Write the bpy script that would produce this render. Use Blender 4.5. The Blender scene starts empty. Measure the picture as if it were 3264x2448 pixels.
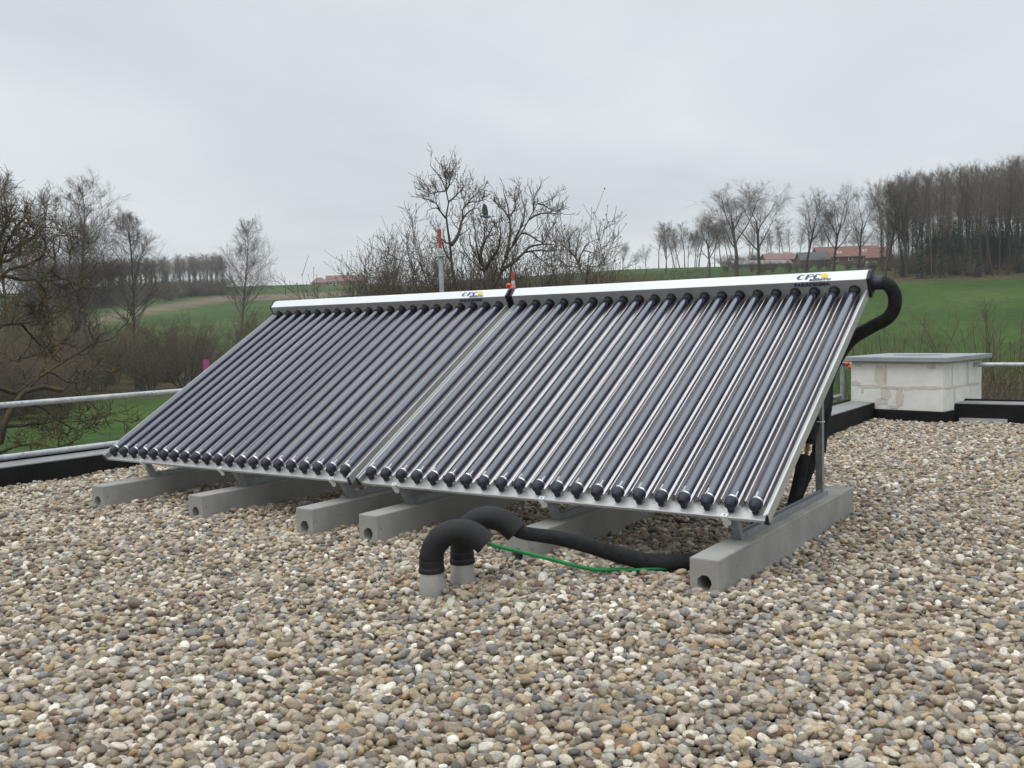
import bpy, bmesh, math, random
import numpy as np
from mathutils import Vector, Matrix

# ------------------------------------------------------------------ scene, camera, light
S = bpy.context.scene
COL = S.collection
CAM = np.array([6.2007, -4.0305, 1.1214])
YAW, PITCH, ROLL, FOC = 0.60245, -0.05892, -0.02571, 0.94574


def cam_axes():
    cy, sy, cp, sp = math.cos(YAW), math.sin(YAW), math.cos(PITCH), math.sin(PITCH)
    f = np.array([-sy * cp, cy * cp, sp]); r = np.array([cy, sy, 0.0]); u = np.cross(r, f)
    cr, sr = math.cos(ROLL), math.sin(ROLL)
    return cr * r + sr * u, -sr * r + cr * u, f


AR, AU, AF = cam_axes()
cam_d = bpy.data.cameras.new('camera'); cam_o = bpy.data.objects.new('camera', cam_d); COL.objects.link(cam_o)
m = Matrix.Identity(4)
for i in range(3):
    m[i][0], m[i][1], m[i][2], m[i][3] = AR[i], AU[i], -AF[i], CAM[i]
cam_o.matrix_world = m
cam_d.sensor_width = 36; cam_d.lens = 36 * FOC; cam_d.clip_start = 0.05; cam_d.clip_end = 6000
S.camera = cam_o
S.view_settings.view_transform = 'Standard'; S.view_settings.look = 'None'
S.view_settings.exposure = 0.2; S.view_settings.gamma = 1.0; S.view_settings.use_curve_mapping = False

SUN_EL, SUN_AZ = math.radians(52), math.radians(200)   # azimuth from +y clockwise
world = bpy.data.worlds.new('World'); S.world = world; world.use_nodes = True
nt = world.node_tree; nt.nodes.clear()
N = nt.nodes.new; Lk = nt.links.new
out = N('ShaderNodeOutputWorld'); mix = N('ShaderNodeMixShader'); mix.inputs[0].default_value = 0.9
sky = N('ShaderNodeTexSky'); sky.sky_type = 'NISHITA'; sky.sun_disc = False
sky.sun_elevation = SUN_EL; sky.sun_rotation = SUN_AZ
b1 = N('ShaderNodeBackground'); b1.inputs[1].default_value = 0.1; Lk(sky.outputs[0], b1.inputs[0])
tc = N('ShaderNodeTexCoord'); sep = N('ShaderNodeSeparateXYZ'); Lk(tc.outputs['Generated'], sep.inputs[0])
mz = N('ShaderNodeMath'); mz.operation = 'MAXIMUM'; Lk(sep.outputs[2], mz.inputs[0]); mz.inputs[1].default_value = 0.0
az = N('ShaderNodeMath'); az.operation = 'ADD'; Lk(mz.outputs[0], az.inputs[0]); az.inputs[1].default_value = 0.16
vd = N('ShaderNodeVectorMath'); vd.operation = 'DIVIDE'; Lk(tc.outputs['Generated'], vd.inputs[0])
cb = N('ShaderNodeCombineXYZ')
for k in range(3): Lk(az.outputs[0], cb.inputs[k])
Lk(cb.outputs[0], vd.inputs[1])
n1 = N('ShaderNodeTexNoise'); n1.inputs['Scale'].default_value = 0.55; n1.inputs['Detail'].default_value = 5; n1.inputs['Roughness'].default_value = 0.5
n1.inputs['Distortion'].default_value = 0.3
Lk(vd.outputs[0], n1.inputs['Vector'])
cr = N('ShaderNodeValToRGB'); Lk(n1.outputs[0], cr.inputs[0])
cr.color_ramp.elements[0].position = 0.30; cr.color_ramp.elements[0].color = (0.515, 0.555, 0.590, 1)
cr.color_ramp.elements[1].position = 0.68; cr.color_ramp.elements[1].color = (0.755, 0.785, 0.80, 1)
b2 = N('ShaderNodeBackground'); Lk(cr.outputs[0], b2.inputs[0])
# an overcast sky is brightest overhead
zr = N('ShaderNodeMapRange'); zr.interpolation_type = 'SMOOTHSTEP'; Lk(sep.outputs[2], zr.inputs[0])
for k_, v_ in ((1, 0.30), (2, 1.0), (3, 1.0), (4, 2.8)): zr.inputs[k_].default_value = v_
Lk(zr.outputs[0], b2.inputs[1])
Lk(b1.outputs[0], mix.inputs[1]); Lk(b2.outputs[0], mix.inputs[2]); Lk(mix.outputs[0], out.inputs[0])

sun_d = bpy.data.lights.new('sun', 'SUN'); sun_d.energy = 0.55; sun_d.angle = math.radians(30); sun_d.color = (1, 0.97, 0.93)
sun_o = bpy.data.objects.new('sun', sun_d); COL.objects.link(sun_o)
sd = Vector((math.sin(SUN_AZ) * math.cos(SUN_EL), math.cos(SUN_AZ) * math.cos(SUN_EL), math.sin(SUN_EL)))
sun_o.rotation_euler = (-sd).to_track_quat('-Z', 'Y').to_euler(); sun_o.location = (0, 0, 30)


# ------------------------------------------------------------------ helpers
def ray(px, py):
    d = AF + AR * (px - 1632) / (FOC * 3264) - AU * (py - 1224) / (FOC * 3264)
    return d


def at_dist(px, py, dist):
    d = ray(px, py); return CAM + d * dist / math.hypot(d[0], d[1])


def tag(o, label=None, cat=None, group=None, kind=None):
    for k, v in (('label', label), ('category', cat), ('group', group), ('kind', kind)):
        if v: o[k] = v
    return o


def link(o, parent=None):
    COL.objects.link(o)
    if parent is not None: o.parent = parent
    return o


def empty(name, loc=(0, 0, 0), rot=(0, 0, 0)):
    o = bpy.data.objects.new(name, None); o.empty_display_size = 0.1
    o.location = loc; o.rotation_euler = rot
    return link(o)


def mesh_np(name, verts, quads=None, tris=None, smooth=False):
    me = bpy.data.meshes.new(name)
    verts = np.asarray(verts, np.float32).reshape(-1, 3)
    parts = []; tot = []
    if quads is not None and len(quads): q = np.asarray(quads, np.int32).reshape(-1, 4); parts.append(q.ravel()); tot.append(np.full(len(q), 4, np.int32))
    if tris is not None and len(tris): t = np.asarray(tris, np.int32).reshape(-1, 3); parts.append(t.ravel()); tot.append(np.full(len(t), 3, np.int32))
    loops = np.concatenate(parts); tot = np.concatenate(tot)
    me.vertices.add(len(verts)); me.vertices.foreach_set('co', verts.ravel())
    me.loops.add(len(loops)); me.loops.foreach_set('vertex_index', loops)
    st = np.concatenate([[0], np.cumsum(tot)[:-1]]).astype(np.int32)
    me.polygons.add(len(tot)); me.polygons.foreach_set('loop_start', st); me.polygons.foreach_set('loop_total', tot)
    if smooth: me.polygons.foreach_set('use_smooth', np.ones(len(tot), bool))
    me.update(calc_edges=True)
    return me


def obj(name, me, mt=None, parent=None, loc=None, rot=None):
    o = bpy.data.objects.new(name, me)
    if mt is not None and len(me.materials) == 0: me.materials.append(mt)
    if loc is not None: o.location = loc
    if rot is not None: o.rotation_euler = rot
    return link(o, parent)


def copy_tree(o, parent=None):
    c = o.copy(); COL.objects.link(c); c.parent = parent
    for ch in o.children: copy_tree(ch, c)
    return c


def bm_mesh(name, bm, smooth=False, bevel=0.0, seg=2):
    if bevel > 0:
        bmesh.ops.remove_doubles(bm, verts=bm.verts, dist=1e-5)
        es = [e for e in bm.edges if len(e.link_faces) == 2 and e.calc_face_angle(0) > 0.5]
        bmesh.ops.bevel(bm, geom=es, offset=bevel, segments=seg, affect='EDGES', profile=0.5)
    bmesh.ops.recalc_face_normals(bm, faces=bm.faces)
    me = bpy.data.meshes.new(name); bm.to_mesh(me); bm.free()
    if smooth:
        me.polygons.foreach_set('use_smooth', np.ones(len(me.polygons), bool))
        try: me.set_sharp_from_angle(angle=math.radians(35))
        except Exception: pass
    return me


def add_box(bm, x0, x1, y0, y1, z0, z1):
    v = [bm.verts.new(p) for p in ((x0, y0, z0), (x1, y0, z0), (x1, y1, z0), (x0, y1, z0), (x0, y0, z1), (x1, y0, z1), (x1, y1, z1), (x0, y1, z1))]
    for f in ((3, 2, 1, 0), (4, 5, 6, 7), (0, 1, 5, 4), (1, 2, 6, 5), (2, 3, 7, 6), (3, 0, 4, 7)): bm.faces.new([v[i] for i in f])
    return v


def box(name, x0, x1, y0, y1, z0, z1, mt, parent=None, bevel=0.0, smooth=False):
    bm = bmesh.new(); add_box(bm, x0, x1, y0, y1, z0, z1)
    return obj(name, bm_mesh(name, bm, smooth, bevel), mt, parent)


def add_prism(bm, prof, x0, x1, axes='x'):
    """extrude closed profile [(a,b)] along x (verts (x,a,b)); axes='y': verts (a,x,b)"""
    f = (lambda x, a, b: (x, a, b)) if axes == 'x' else (lambda x, a, b: (a, x, b))
    A = [bm.verts.new(f(x0, a, b)) for a, b in prof]; B = [bm.verts.new(f(x1, a, b)) for a, b in prof]
    n = len(prof)
    for i in range(n): bm.faces.new((A[i], A[(i + 1) % n], B[(i + 1) % n], B[i]))
    bm.faces.new(A[::-1]); bm.faces.new(B)


def prism(name, prof, x0, x1, mt, parent=None, axes='x', bevel=0.0, smooth=False):
    bm = bmesh.new(); add_prism(bm, prof, x0, x1, axes)
    return obj(name, bm_mesh(name, bm, smooth, bevel), mt, parent)


def lathe_mesh(name, prof, n=24, axis='z', smooth=True, caps=True):
    """prof [(r,h)] revolved about axis"""
    P = np.array(prof, float); a = np.arange(n) * 2 * math.pi / n
    c, s = np.cos(a), np.sin(a); m_ = len(P)
    V = np.zeros((m_, n, 3))
    if axis == 'z': V[..., 0] = P[:, :1] * c; V[..., 1] = P[:, :1] * s; V[..., 2] = P[:, 1:2]
    elif axis == 'y': V[..., 0] = P[:, :1] * c; V[..., 2] = -P[:, :1] * s; V[..., 1] = P[:, 1:2]
    else: V[..., 1] = P[:, :1] * c; V[..., 2] = P[:, :1] * s; V[..., 0] = P[:, 1:2]
    bm = bmesh.new(); vs = [[bm.verts.new(V[i, j]) for j in range(n)] for i in range(m_)]
    for i in range(m_ - 1):
        for j in range(n): bm.faces.new((vs[i][j], vs[i][(j + 1) % n], vs[i + 1][(j + 1) % n], vs[i + 1][j]))
    if caps:
        if P[0, 0] > 1e-6: bm.faces.new(vs[0][::-1])
        if P[-1, 0] > 1e-6: bm.faces.new(vs[-1])
    return bm_mesh(name, bm, smooth)


def catmull(pts, n=8):
    P = [np.array(p, float) for p in pts]; P = [2 * P[0] - P[1]] + P + [2 * P[-1] - P[-2]]
    o = []
    for i in range(1, len(P) - 2):
        a, b, c, d = P[i - 1:i + 3]
        for k in range(n):
            t = k / n
            o.append(0.5 * ((2 * b) + (-a + c) * t + (2 * a - 5 * b + 4 * c - d) * t * t + (-a + 3 * b - 3 * c + d) * t ** 3))
    o.append(P[-2]); return np.array(o)


def tube_arrays(pts, rad, sides):
    """pts (n,m,3) polylines, rad (n,m) -> verts, quads"""
    n, m_, _ = pts.shape
    d = np.gradient(pts, axis=1); d /= np.linalg.norm(d, axis=2, keepdims=True) + 1e-12
    mean = d.mean(1); ref = np.where(np.abs(mean[:, 2:3]) > 0.8, np.array([[1.0, 0.13, 0.07]]), np.array([[0.05, 0.1, 1.0]]))[:, None, :]
    u = np.cross(d, ref); u /= np.linalg.norm(u, axis=2, keepdims=True) + 1e-12
    v = np.cross(d, u)
    a = np.arange(sides) * 2 * math.pi / sides
    V = pts[:, :, None, :] + rad[:, :, None, None] * (np.cos(a)[None, None, :, None] * u[:, :, None, :] + np.sin(a)[None, None, :, None] * v[:, :, None, :])
    idx = np.arange(n * m_ * sides).reshape(n, m_, sides)
    q = np.stack([idx[:, :-1], np.roll(idx, -1, 2)[:, :-1], np.roll(idx, -1, 2)[:, 1:], idx[:, 1:]], -1).reshape(-1, 4)
    return V.reshape(-1, 3), q


def tube_mesh(name, pts, r, sides=14, smooth=True, caps=True):
    pts = np.array(pts, float); m_ = len(pts)
    # parallel-transport frames
    d = np.gradient(pts, axis=0); d /= np.linalg.norm(d, axis=1, keepdims=True)
    u = np.cross(d[0], [0.13, 0.2, 1.0]); u /= np.linalg.norm(u); U = []
    for i in range(m_):
        u = u - d[i] * (u @ d[i]); u /= np.linalg.norm(u); U.append(u)
    U = np.array(U); Vv = np.cross(d, U); a = np.arange(sides) * 2 * math.pi / sides
    rr = np.broadcast_to(np.asarray(r, float), (m_,))
    P = pts[:, None] + rr[:, None, None] * (np.cos(a)[None, :, None] * U[:, None] + np.sin(a)[None, :, None] * Vv[:, None])
    idx = np.arange(m_ * sides).reshape(m_, sides)
    q = np.stack([idx[:-1], np.roll(idx, -1, 1)[:-1], np.roll(idx, -1, 1)[1:], idx[1:]], -1).reshape(-1, 4)
    V = P.reshape(-1, 3); t = None
    if caps:
        V = np.concatenate([V, pts[:1], pts[-1:]]); c0, c1 = len(V) - 2, len(V) - 1
        t = [(c0, (j + 1) % sides, j) for j in range(sides)] + [(c1, idx[-1, j], idx[-1, (j + 1) % sides]) for j in range(sides)]
    me = mesh_np(name, V, q, t, smooth)
    bm = bmesh.new(); bm.from_mesh(me); bmesh.ops.recalc_face_normals(bm, faces=bm.faces); bm.to_mesh(me); bm.free()
    if smooth: me.set_sharp_from_angle(angle=math.radians(50))
    return me


def tube(name, pts, r, mt, parent=None, sides=14):
    return obj(name, tube_mesh(name, pts, r, sides), mt, parent)


# ------------------------------------------------------------------ materials
def material(name, c1, c2=None, scale=8.0, rough=0.6, metal=0.0, bump=0.0, bscale=None, detail=4, spec=0.5, lo=0.35, hi=0.65, ior=None, speck=None):
    mt = bpy.data.materials.new(name); mt.use_nodes = True
    t = mt.node_tree; p = t.nodes['Principled BSDF']
    p.inputs['Roughness'].default_value = rough; p.inputs['Metallic'].default_value = metal
    p.inputs['Specular IOR Level'].default_value = spec
    if ior: p.inputs['IOR'].default_value = ior
    c2 = c2 or tuple(x * 0.8 for x in c1)
    co = t.nodes.new('ShaderNodeTexCoord')
    no = t.nodes.new('ShaderNodeTexNoise'); no.inputs['Scale'].default_value = scale; no.inputs['Detail'].default_value = detail
    t.links.new(co.outputs['Object'], no.inputs['Vector'])
    ra = t.nodes.new('ShaderNodeValToRGB'); t.links.new(no.outputs[0], ra.inputs[0])
    ra.color_ramp.elements[0].position = lo; ra.color_ramp.elements[0].color = (*c1, 1)
    ra.color_ramp.elements[1].position = hi; ra.color_ramp.elements[1].color = (*c2, 1)
    last = ra.outputs[0]
    if speck:
        sc, col, th = speck
        n3 = t.nodes.new('ShaderNodeTexNoise'); n3.inputs['Scale'].default_value = sc; n3.inputs['Detail'].default_value = 3
        t.links.new(co.outputs['Object'], n3.inputs['Vector'])
        mr = t.nodes.new('ShaderNodeMapRange'); mr.inputs[1].default_value = th; mr.inputs[2].default_value = th + 0.06
        t.links.new(n3.outputs[0], mr.inputs[0])
        mx = t.nodes.new('ShaderNodeMixRGB'); t.links.new(mr.outputs[0], mx.inputs[0]); t.links.new(last, mx.inputs[1]); mx.inputs[2].default_value = (*col, 1)
        last = mx.outputs[0]
    t.links.new(last, p.inputs['Base Color'])
    if bump > 0:
        nb = t.nodes.new('ShaderNodeTexNoise'); nb.inputs['Scale'].default_value = bscale or scale * 4; nb.inputs['Detail'].default_value = 5
        t.links.new(co.outputs['Object'], nb.inputs['Vector'])
        bp = t.nodes.new('ShaderNodeBump'); bp.inputs['Strength'].default_value = 1.0; bp.inputs['Distance'].default_value = bump
        t.links.new(nb.outputs[0], bp.inputs['Height']); t.links.new(bp.outputs[0], p.inputs['Normal'])
    return mt


M = {}
M['tube'] = material('absorber_glass', (0.022, 0.027, 0.056), (0.028, 0.033, 0.064), 3, 0.04, 0, ior=2.1)
M['mirror'] = material('reflector_mirror', (0.64, 0.61, 0.62), (0.58, 0.555, 0.565), 3, 0.3, 1.0)
M['alu'] = material('anodised_aluminium', (0.52, 0.52, 0.51), (0.46, 0.46, 0.45), 3, 0.38, 0.45)
M['header_grey'] = material('darker_grey_front', (0.44, 0.44, 0.445), (0.40, 0.40, 0.405), 3, 0.45, 0.35)  # front face of the header, a darker grey than its cover
M['alu_white'] = material('satin_aluminium_cover', (0.70, 0.71, 0.72), (0.66, 0.67, 0.68), 2, 0.4, 0.2)
M['steel'] = material('galvanised_steel', (0.36, 0.375, 0.385), (0.27, 0.285, 0.295), 22, 0.5, 0.6, bump=0.0004, bscale=60)
M['scaff'] = material('galvanised_tube', (0.50, 0.52, 0.53), (0.36, 0.38, 0.39), 14, 0.5, 0.5, speck=(30, (0.2, 0.2, 0.2), 0.63))
M['cap'] = material('navy_plastic', (0.010, 0.011, 0.022), (0.014, 0.015, 0.03), 10, 0.5, 0)
M['rubber'] = material('black_rubber', (0.010, 0.010, 0.011), (0.017, 0.017, 0.018), 10, 0.65, 0, bump=0.0006, bscale=90, spec=0.35)
M['foam'] = material('black_foam_insulation', (0.013, 0.013, 0.014), (0.024, 0.024, 0.025), 30, 0.85, 0, bump=0.0015, bscale=120, spec=0.25)
M['clip'] = material('white_clip', (0.75, 0.75, 0.74), (0.66, 0.66, 0.65), 20, 0.4, 0.1)
M['chrome'] = material('bright_steel', (0.78, 0.78, 0.78), (0.7, 0.7, 0.7), 20, 0.25, 0.9)
M['concrete'] = material('cast_concrete', (0.315, 0.305, 0.280), (0.240, 0.233, 0.214), 5, 0.88, 0, bump=0.0015, bscale=70, speck=(55, (0.10, 0.10, 0.095), 0.68))
M['bitumen'] = material('black_roofing_membrane', (0.007, 0.007, 0.0075), (0.013, 0.013, 0.013), 4, 0.8, 0, bump=0.002, bscale=30, spec=0.2)
M['coping'] = material('grey_mineral_felt', (0.25, 0.25, 0.245), (0.19, 0.19, 0.185), 6, 0.85, 0, bump=0.001, bscale=120)
M['slab'] = material('bluestone_slab', (0.30, 0.32, 0.34), (0.23, 0.25, 0.27), 4, 0.7, 0, bump=0.001, bscale=40)
M['stain'] = material('damp_stain', (0.13, 0.145, 0.165), (0.17, 0.185, 0.20), 5, 0.55, 0)
M['block'] = material('aerated_block', (0.74, 0.73, 0.69), (0.68, 0.67, 0.63), 9, 0.92, 0, bump=0.0015, bscale=90, speck=(11, (0.56, 0.54, 0.47), 0.69))
M['mortar'] = material('mortar_smear', (0.60, 0.57, 0.49), (0.53, 0.50, 0.43), 14, 0.95, 0, bump=0.002, bscale=60)
M['sleeve'] = material('grey_pipe_sleeve', (0.47, 0.46, 0.44), (0.39, 0.38, 0.36), 9, 0.5, 0.35, bump=0.0004, bscale=50)
M['green'] = material('green_cable', (0.01, 0.25, 0.06), (0.008, 0.19, 0.045), 12, 0.45, 0)
M['brass'] = material('brass', (0.50, 0.34, 0.16), (0.30, 0.20, 0.10), 30, 0.4, 0.85)
M['copper'] = material('copper', (0.45, 0.22, 0.12), (0.28, 0.15, 0.09), 30, 0.45, 0.8)
M['redpaint'] = material('worn_red_paint', (0.42, 0.05, 0.03), (0.34, 0.07, 0.05), 16, 0.55, 0, speck=(24, (0.40, 0.36, 0.34), 0.60))
M['pink'] = material('worn_pink_paint', (0.36, 0.07, 0.20), (0.28, 0.06, 0.16), 16, 0.6, 0)
M['orange'] = material('orange_paint', (0.75, 0.11, 0.04), (0.6, 0.08, 0.03), 16, 0.5, 0)
M['logo_blue'] = material('logo_navy', (0.045, 0.048, 0.10), (0.05, 0.053, 0.11), 5, 0.5, 0)
M['logo_yellow'] = material('logo_yellow', (0.83, 0.55, 0.03), (0.80, 0.52, 0.03), 5, 0.5, 0)
M['wall'] = material('render_wall', (0.5, 0.48, 0.44), (0.44, 0.42, 0.39), 2, 0.9, 0)
M['bark_grey'] = material('bark_grey', (0.125, 0.115, 0.090), (0.070, 0.064, 0.052), 3, 0.95)
M['twig_grey'] = material('twig_grey', (0.140, 0.120, 0.098), (0.105, 0.090, 0.074), 1.0, 0.95)
M['twig_olive'] = material('twig_olive', (0.105, 0.090, 0.055), (0.135, 0.110, 0.062), 0.8, 0.95)
M['twig_red'] = material('twig_reddish', (0.185, 0.152, 0.125), (0.150, 0.127, 0.106), 0.6, 0.95)
M['bark_lichen'] = material('bark_lichen', (0.042, 0.035, 0.027), (0.115, 0.082, 0.030), 4, 0.95, lo=0.45, hi=0.75, bump=0.004, bscale=30)
M['twig_lichen'] = material('twig_lichen', (0.055, 0.045, 0.031), (0.150, 0.100, 0.032), 3, 0.95, lo=0.45, hi=0.7)
M['bark_dark'] = material('bark_dark', (0.055, 0.045, 0.036), (0.085, 0.070, 0.052), 4, 0.95)
M['twig_dark'] = material('twig_dark', (0.105, 0.086, 0.068), (0.128, 0.102, 0.076), 2, 0.95)
M['twig_shrub'] = material('twig_shrub', (0.150, 0.128, 0.070), (0.120, 0.110, 0.055), 0.7, 0.95)
M['twig_brown'] = material('twig_brown', (0.155, 0.112, 0.075), (0.125, 0.098, 0.064), 0.7, 0.95)
M['ivy'] = material('ivy', (0.020, 0.036, 0.018), (0.034, 0.052, 0.026), 2, 0.6)
M['hedge'] = material('hedge_leaf', (0.022, 0.035, 0.016), (0.036, 0.05, 0.022), 2, 0.7)

# ------------------------------------------------------------------ terrain
PHI = [-180, -60, -27.9, -18.5, -10, -2.4, 6.8, 17.4, 27.9, 60, 180]
RR = [0, 60, 100, 150, 180, 220, 260, 330, 450, 600, 1000]
ZZ = np.array([
    [-4, -4, -4, -3, -2, 0, 2, 6, 12, 16, 18],
    [-4, -4, -4, -3, -2, 0, 3, 8, 18, 23, 24],
    [-4, -4, -4, -3, -2, 0, 3, 9, 20, 26, 26],
    [-4, -4, -4, -3, -2, 1, 4, 11, 22, 27, 28],
    [-4, -4, -4, -2, 0, 3, 6, 12, 23.2, 27, 28],
    [-4, -4, -3, 0, 4, 8, 12, 17.5, 20, 21, 21],
    [-4, -4, -2, 4, 8.8, 12, 15.5, 19.6, 20, 20, 20],
    [-4, -4, -1, 4, 8, 11.5, 15.3, 19, 21, 21, 21],
    [-4, -4, -1, 4.5, 7.5, 10, 12, 15, 18, 18, 18],
    [-4, -4, -2, 3, 6, 8, 10, 13, 16, 17, 18],
    [-4, -4, -4, -3, -2, 0, 2, 6, 12, 16, 18]], float)
FINE_P = np.linspace(-180, 180, 721); FINE_R = np.linspace(0, 1000, 501)
_tmp = np.array([np.interp(FINE_R, RR, z) for z in ZZ])
ZT = np.array([np.interp(FINE_P, PHI, _tmp[:, j]) for j in range(len(FINE_R))]).T
_k = np.exp(-np.linspace(-2, 2, 17) ** 2); _k /= _k.sum()
ZT = np.apply_along_axis(lambda a: np.convolve(np.pad(a, 8, mode='edge'), _k, 'valid'), 1, ZT)
ZT = np.apply_along_axis(lambda a: np.convolve(np.pad(a, 8, mode='wrap'), _k, 'valid'), 0, ZT)


def terr(x, y):
    dx, dy = np.asarray(x) - CAM[0], np.asarray(y) - CAM[1]
    r = np.hypot(dx, dy); a = np.degrees(-np.arctan2(-dx, dy) + YAW)
    a = (a + 180) % 360 - 180
    i = np.clip((a + 180) / 0.5, 0, 719.999); j = np.clip(r / 2.0, 0, 499.999)
    i0 = i.astype(int) if hasattr(i, 'astype') else int(i); j0 = j.astype(int) if hasattr(j, 'astype') else int(j)
    fi, fj = i - i0, j - j0
    return (ZT[i0, j0] * (1 - fi) * (1 - fj) + ZT[i0 + 1, j0] * fi * (1 - fj) + ZT[i0, j0 + 1] * (1 - fi) * fj + ZT[i0 + 1, j0 + 1] * fi * fj)


def spot(px, dist):
    """ground point seen in image column px at a horizontal distance"""
    p = at_dist(px, 1040, dist); return np.array([p[0], p[1], float(terr(p[0], p[1]))])


def top_z(px, py, dist): return float(at_dist(px, py, dist)[2])


nph, rs = 360, np.concatenate([[0.5], np.geomspace(8, 1000, 150)])
ang = np.arange(nph) * 2 * math.pi / nph
GX = CAM[0] + rs[:, None] * np.cos(ang); GY = CAM[1] + rs[:, None] * np.sin(ang)
GZ = terr(GX, GY)
V = np.stack([GX, GY, GZ], -1).reshape(-1, 3); idx = np.arange(len(rs) * nph).reshape(len(rs), nph)
Q = np.stack([idx[:-1], idx[1:], np.roll(idx, -1, 1)[1:], np.roll(idx, -1, 1)[:-1]], -1).reshape(-1, 4)
me = mesh_np('meadow', V, Q, smooth=True)


def grass_mat():
    mt = bpy.data.materials.new('meadow_grass'); mt.use_nodes = True
    t = mt.node_tree; p = t.nodes['Principled BSDF']; p.inputs['Roughness'].default_value = 0.95; p.inputs['Specular IOR Level'].default_value = 0.1
    co = t.nodes.new('ShaderNodeTexCoord')

    def noise(sc, det=4, sx=1, sy=1):
        mp = t.nodes.new('ShaderNodeMapping'); mp.inputs['Scale'].default_value = (sx, sy, 1); t.links.new(co.outputs['Object'], mp.inputs[0])
        n = t.nodes.new('ShaderNodeTexNoise'); n.inputs['Scale'].default_value = sc; n.inputs['Detail'].default_value = det; t.links.new(mp.outputs[0], n.inputs['Vector']); return n.outputs[0]

    def ramp(src, stops):
        r = t.nodes.new('ShaderNodeValToRGB'); t.links.new(src, r.inputs[0])
        e = r.color_ramp.elements
        e[0].position, e[0].color = stops[0][0], (*stops[0][1], 1); e[1].position, e[1].color = stops[-1][0], (*stops[-1][1], 1)
        for s_ in stops[1:-1]: k = e.new(s_[0]); k.color = (*s_[1], 1)
        return r.outputs[0]

    def mixc(f, a, b, typ='MIX'):
        mx = t.nodes.new('ShaderNodeMixRGB'); mx.blend_type = typ
        for k, s_ in ((0, f), (1, a), (2, b)):
            if isinstance(s_, (int, float)): mx.inputs[k].default_value = s_
            else: t.links.new(s_, mx.inputs[k])
        return mx.outputs[0]
    base = ramp(noise(0.05, 5), [(0.35, (0.033, 0.068, 0.013)), (0.5, (0.044, 0.086, 0.018)), (0.68, (0.068, 0.106, 0.026))])
    fine = ramp(noise(0.9, 6), [(0.3, (0.62, 0.62, 0.62)), (0.7, (1.15, 1.12, 1.0))])
    return mt, t, p, co, noise, ramp, mixc, mixc(1.0, base, fine, 'MULTIPLY')


mt, t, p, co, noise, ramp, mixc, grass = grass_mat()
# field pattern by vertex attribute: 1 ploughed earth, 2 rough scrub floor
attr = me.attributes.new('field', 'FLOAT_COLOR', 'POINT')
dx, dy = V[:, 0] - CAM[0], V[:, 1] - CAM[1]; r_ = np.hypot(dx, dy); ph = np.degrees(-np.arctan2(-dx, dy) + YAW)
ph = (ph + 180) % 360 - 180


def band(a, lo, hi, s): return np.clip((a - lo) / s, 0, 1) * np.clip((hi - a) / s, 0, 1)


rc_ = np.minimum(300 + (ph + 22) * 10, 360)
plough = band(r_, rc_ - 24, rc_ + 16, 5) * band(ph, -26, -5.5, 1.0)
scrub = np.maximum(band(r_, 82, 128, 8) * band(ph, -60, -8, 3), band(r_, 168, 1000, 6) * band(ph, 20.3, 60, 0.8))
scrub = np.maximum(scrub, band(r_, 25, 62, 8) * band(ph, -9, 12, 4))
colr = np.zeros((len(V), 4), np.float32); colr[:, 0] = plough; colr[:, 1] = scrub; colr[:, 3] = 1
attr.data.foreach_set('color', colr.ravel())
an = t.nodes.new('ShaderNodeAttribute'); an.attribute_name = 'field'; sp = t.nodes.new('ShaderNodeSeparateColor'); t.links.new(an.outputs['Color'], sp.inputs[0])
earth = ramp(noise(0.12, 5), [(0.3, (0.120, 0.092, 0.062)), (0.7, (0.160, 0.125, 0.086))])
litter = ramp(noise(0.5, 6), [(0.3, (0.050, 0.045, 0.022)), (0.55, (0.085, 0.066, 0.035)), (0.75, (0.060, 0.075, 0.022))])
c = mixc(sp.outputs[0], grass, earth); c = mixc(sp.outputs[1], c, litter)
t.links.new(c, p.inputs['Base Color'])
tag(obj('meadow', me, mt), kind='structure')

# ------------------------------------------------------------------ building below: walls and roof deck
# roof outline (inner faces of the parapets): L shaped
XL, YF, XR1, YF2 = -1.243, 4.15, 3.46, 7.12
XE, YB = 13.0, -13.0


def poly_slab(name, poly, z0, z1, mt, parent=None):
    bm = bmesh.new()
    A = [bm.verts.new((x, y, z0)) for x, y in poly]; B = [bm.verts.new((x, y, z1)) for x, y in poly]; n = len(poly)
    for i in range(n): bm.faces.new((A[i], A[(i + 1) % n], B[(i + 1) % n], B[i]))
    bm.faces.new(A[::-1]); bm.faces.new(B)
    return obj(name, bm_mesh(name, bm), mt, parent)


OUT = 0.30
inner = [(XL, YB), (XE, YB), (XE, YF2), (XR1, YF2), (XR1, YF), (XL, YF)]
outer = [(XL - OUT, YB - OUT), (XE + OUT, YB - OUT), (XE + OUT, YF2 + OUT), (XR1 - OUT, YF2 + OUT), (XR1 - OUT, YF + OUT), (XL - OUT, YF + OUT)]
bld = empty('flat_roof_building', (5, -2, -4)); tag(bld, 'rendered building whose flat gravel roof carries the solar collectors', 'building')
w = poly_slab('wall', [(x * 0.995 + 0.02, y * 0.995) for x, y in outer], -4.5, -0.12, M['wall'], bld); w.matrix_parent_inverse = Matrix.Translation((-5, 2, 4))
tag(poly_slab('roof', inner, -0.11, -0.055, M['bitumen']), kind='structure')


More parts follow.
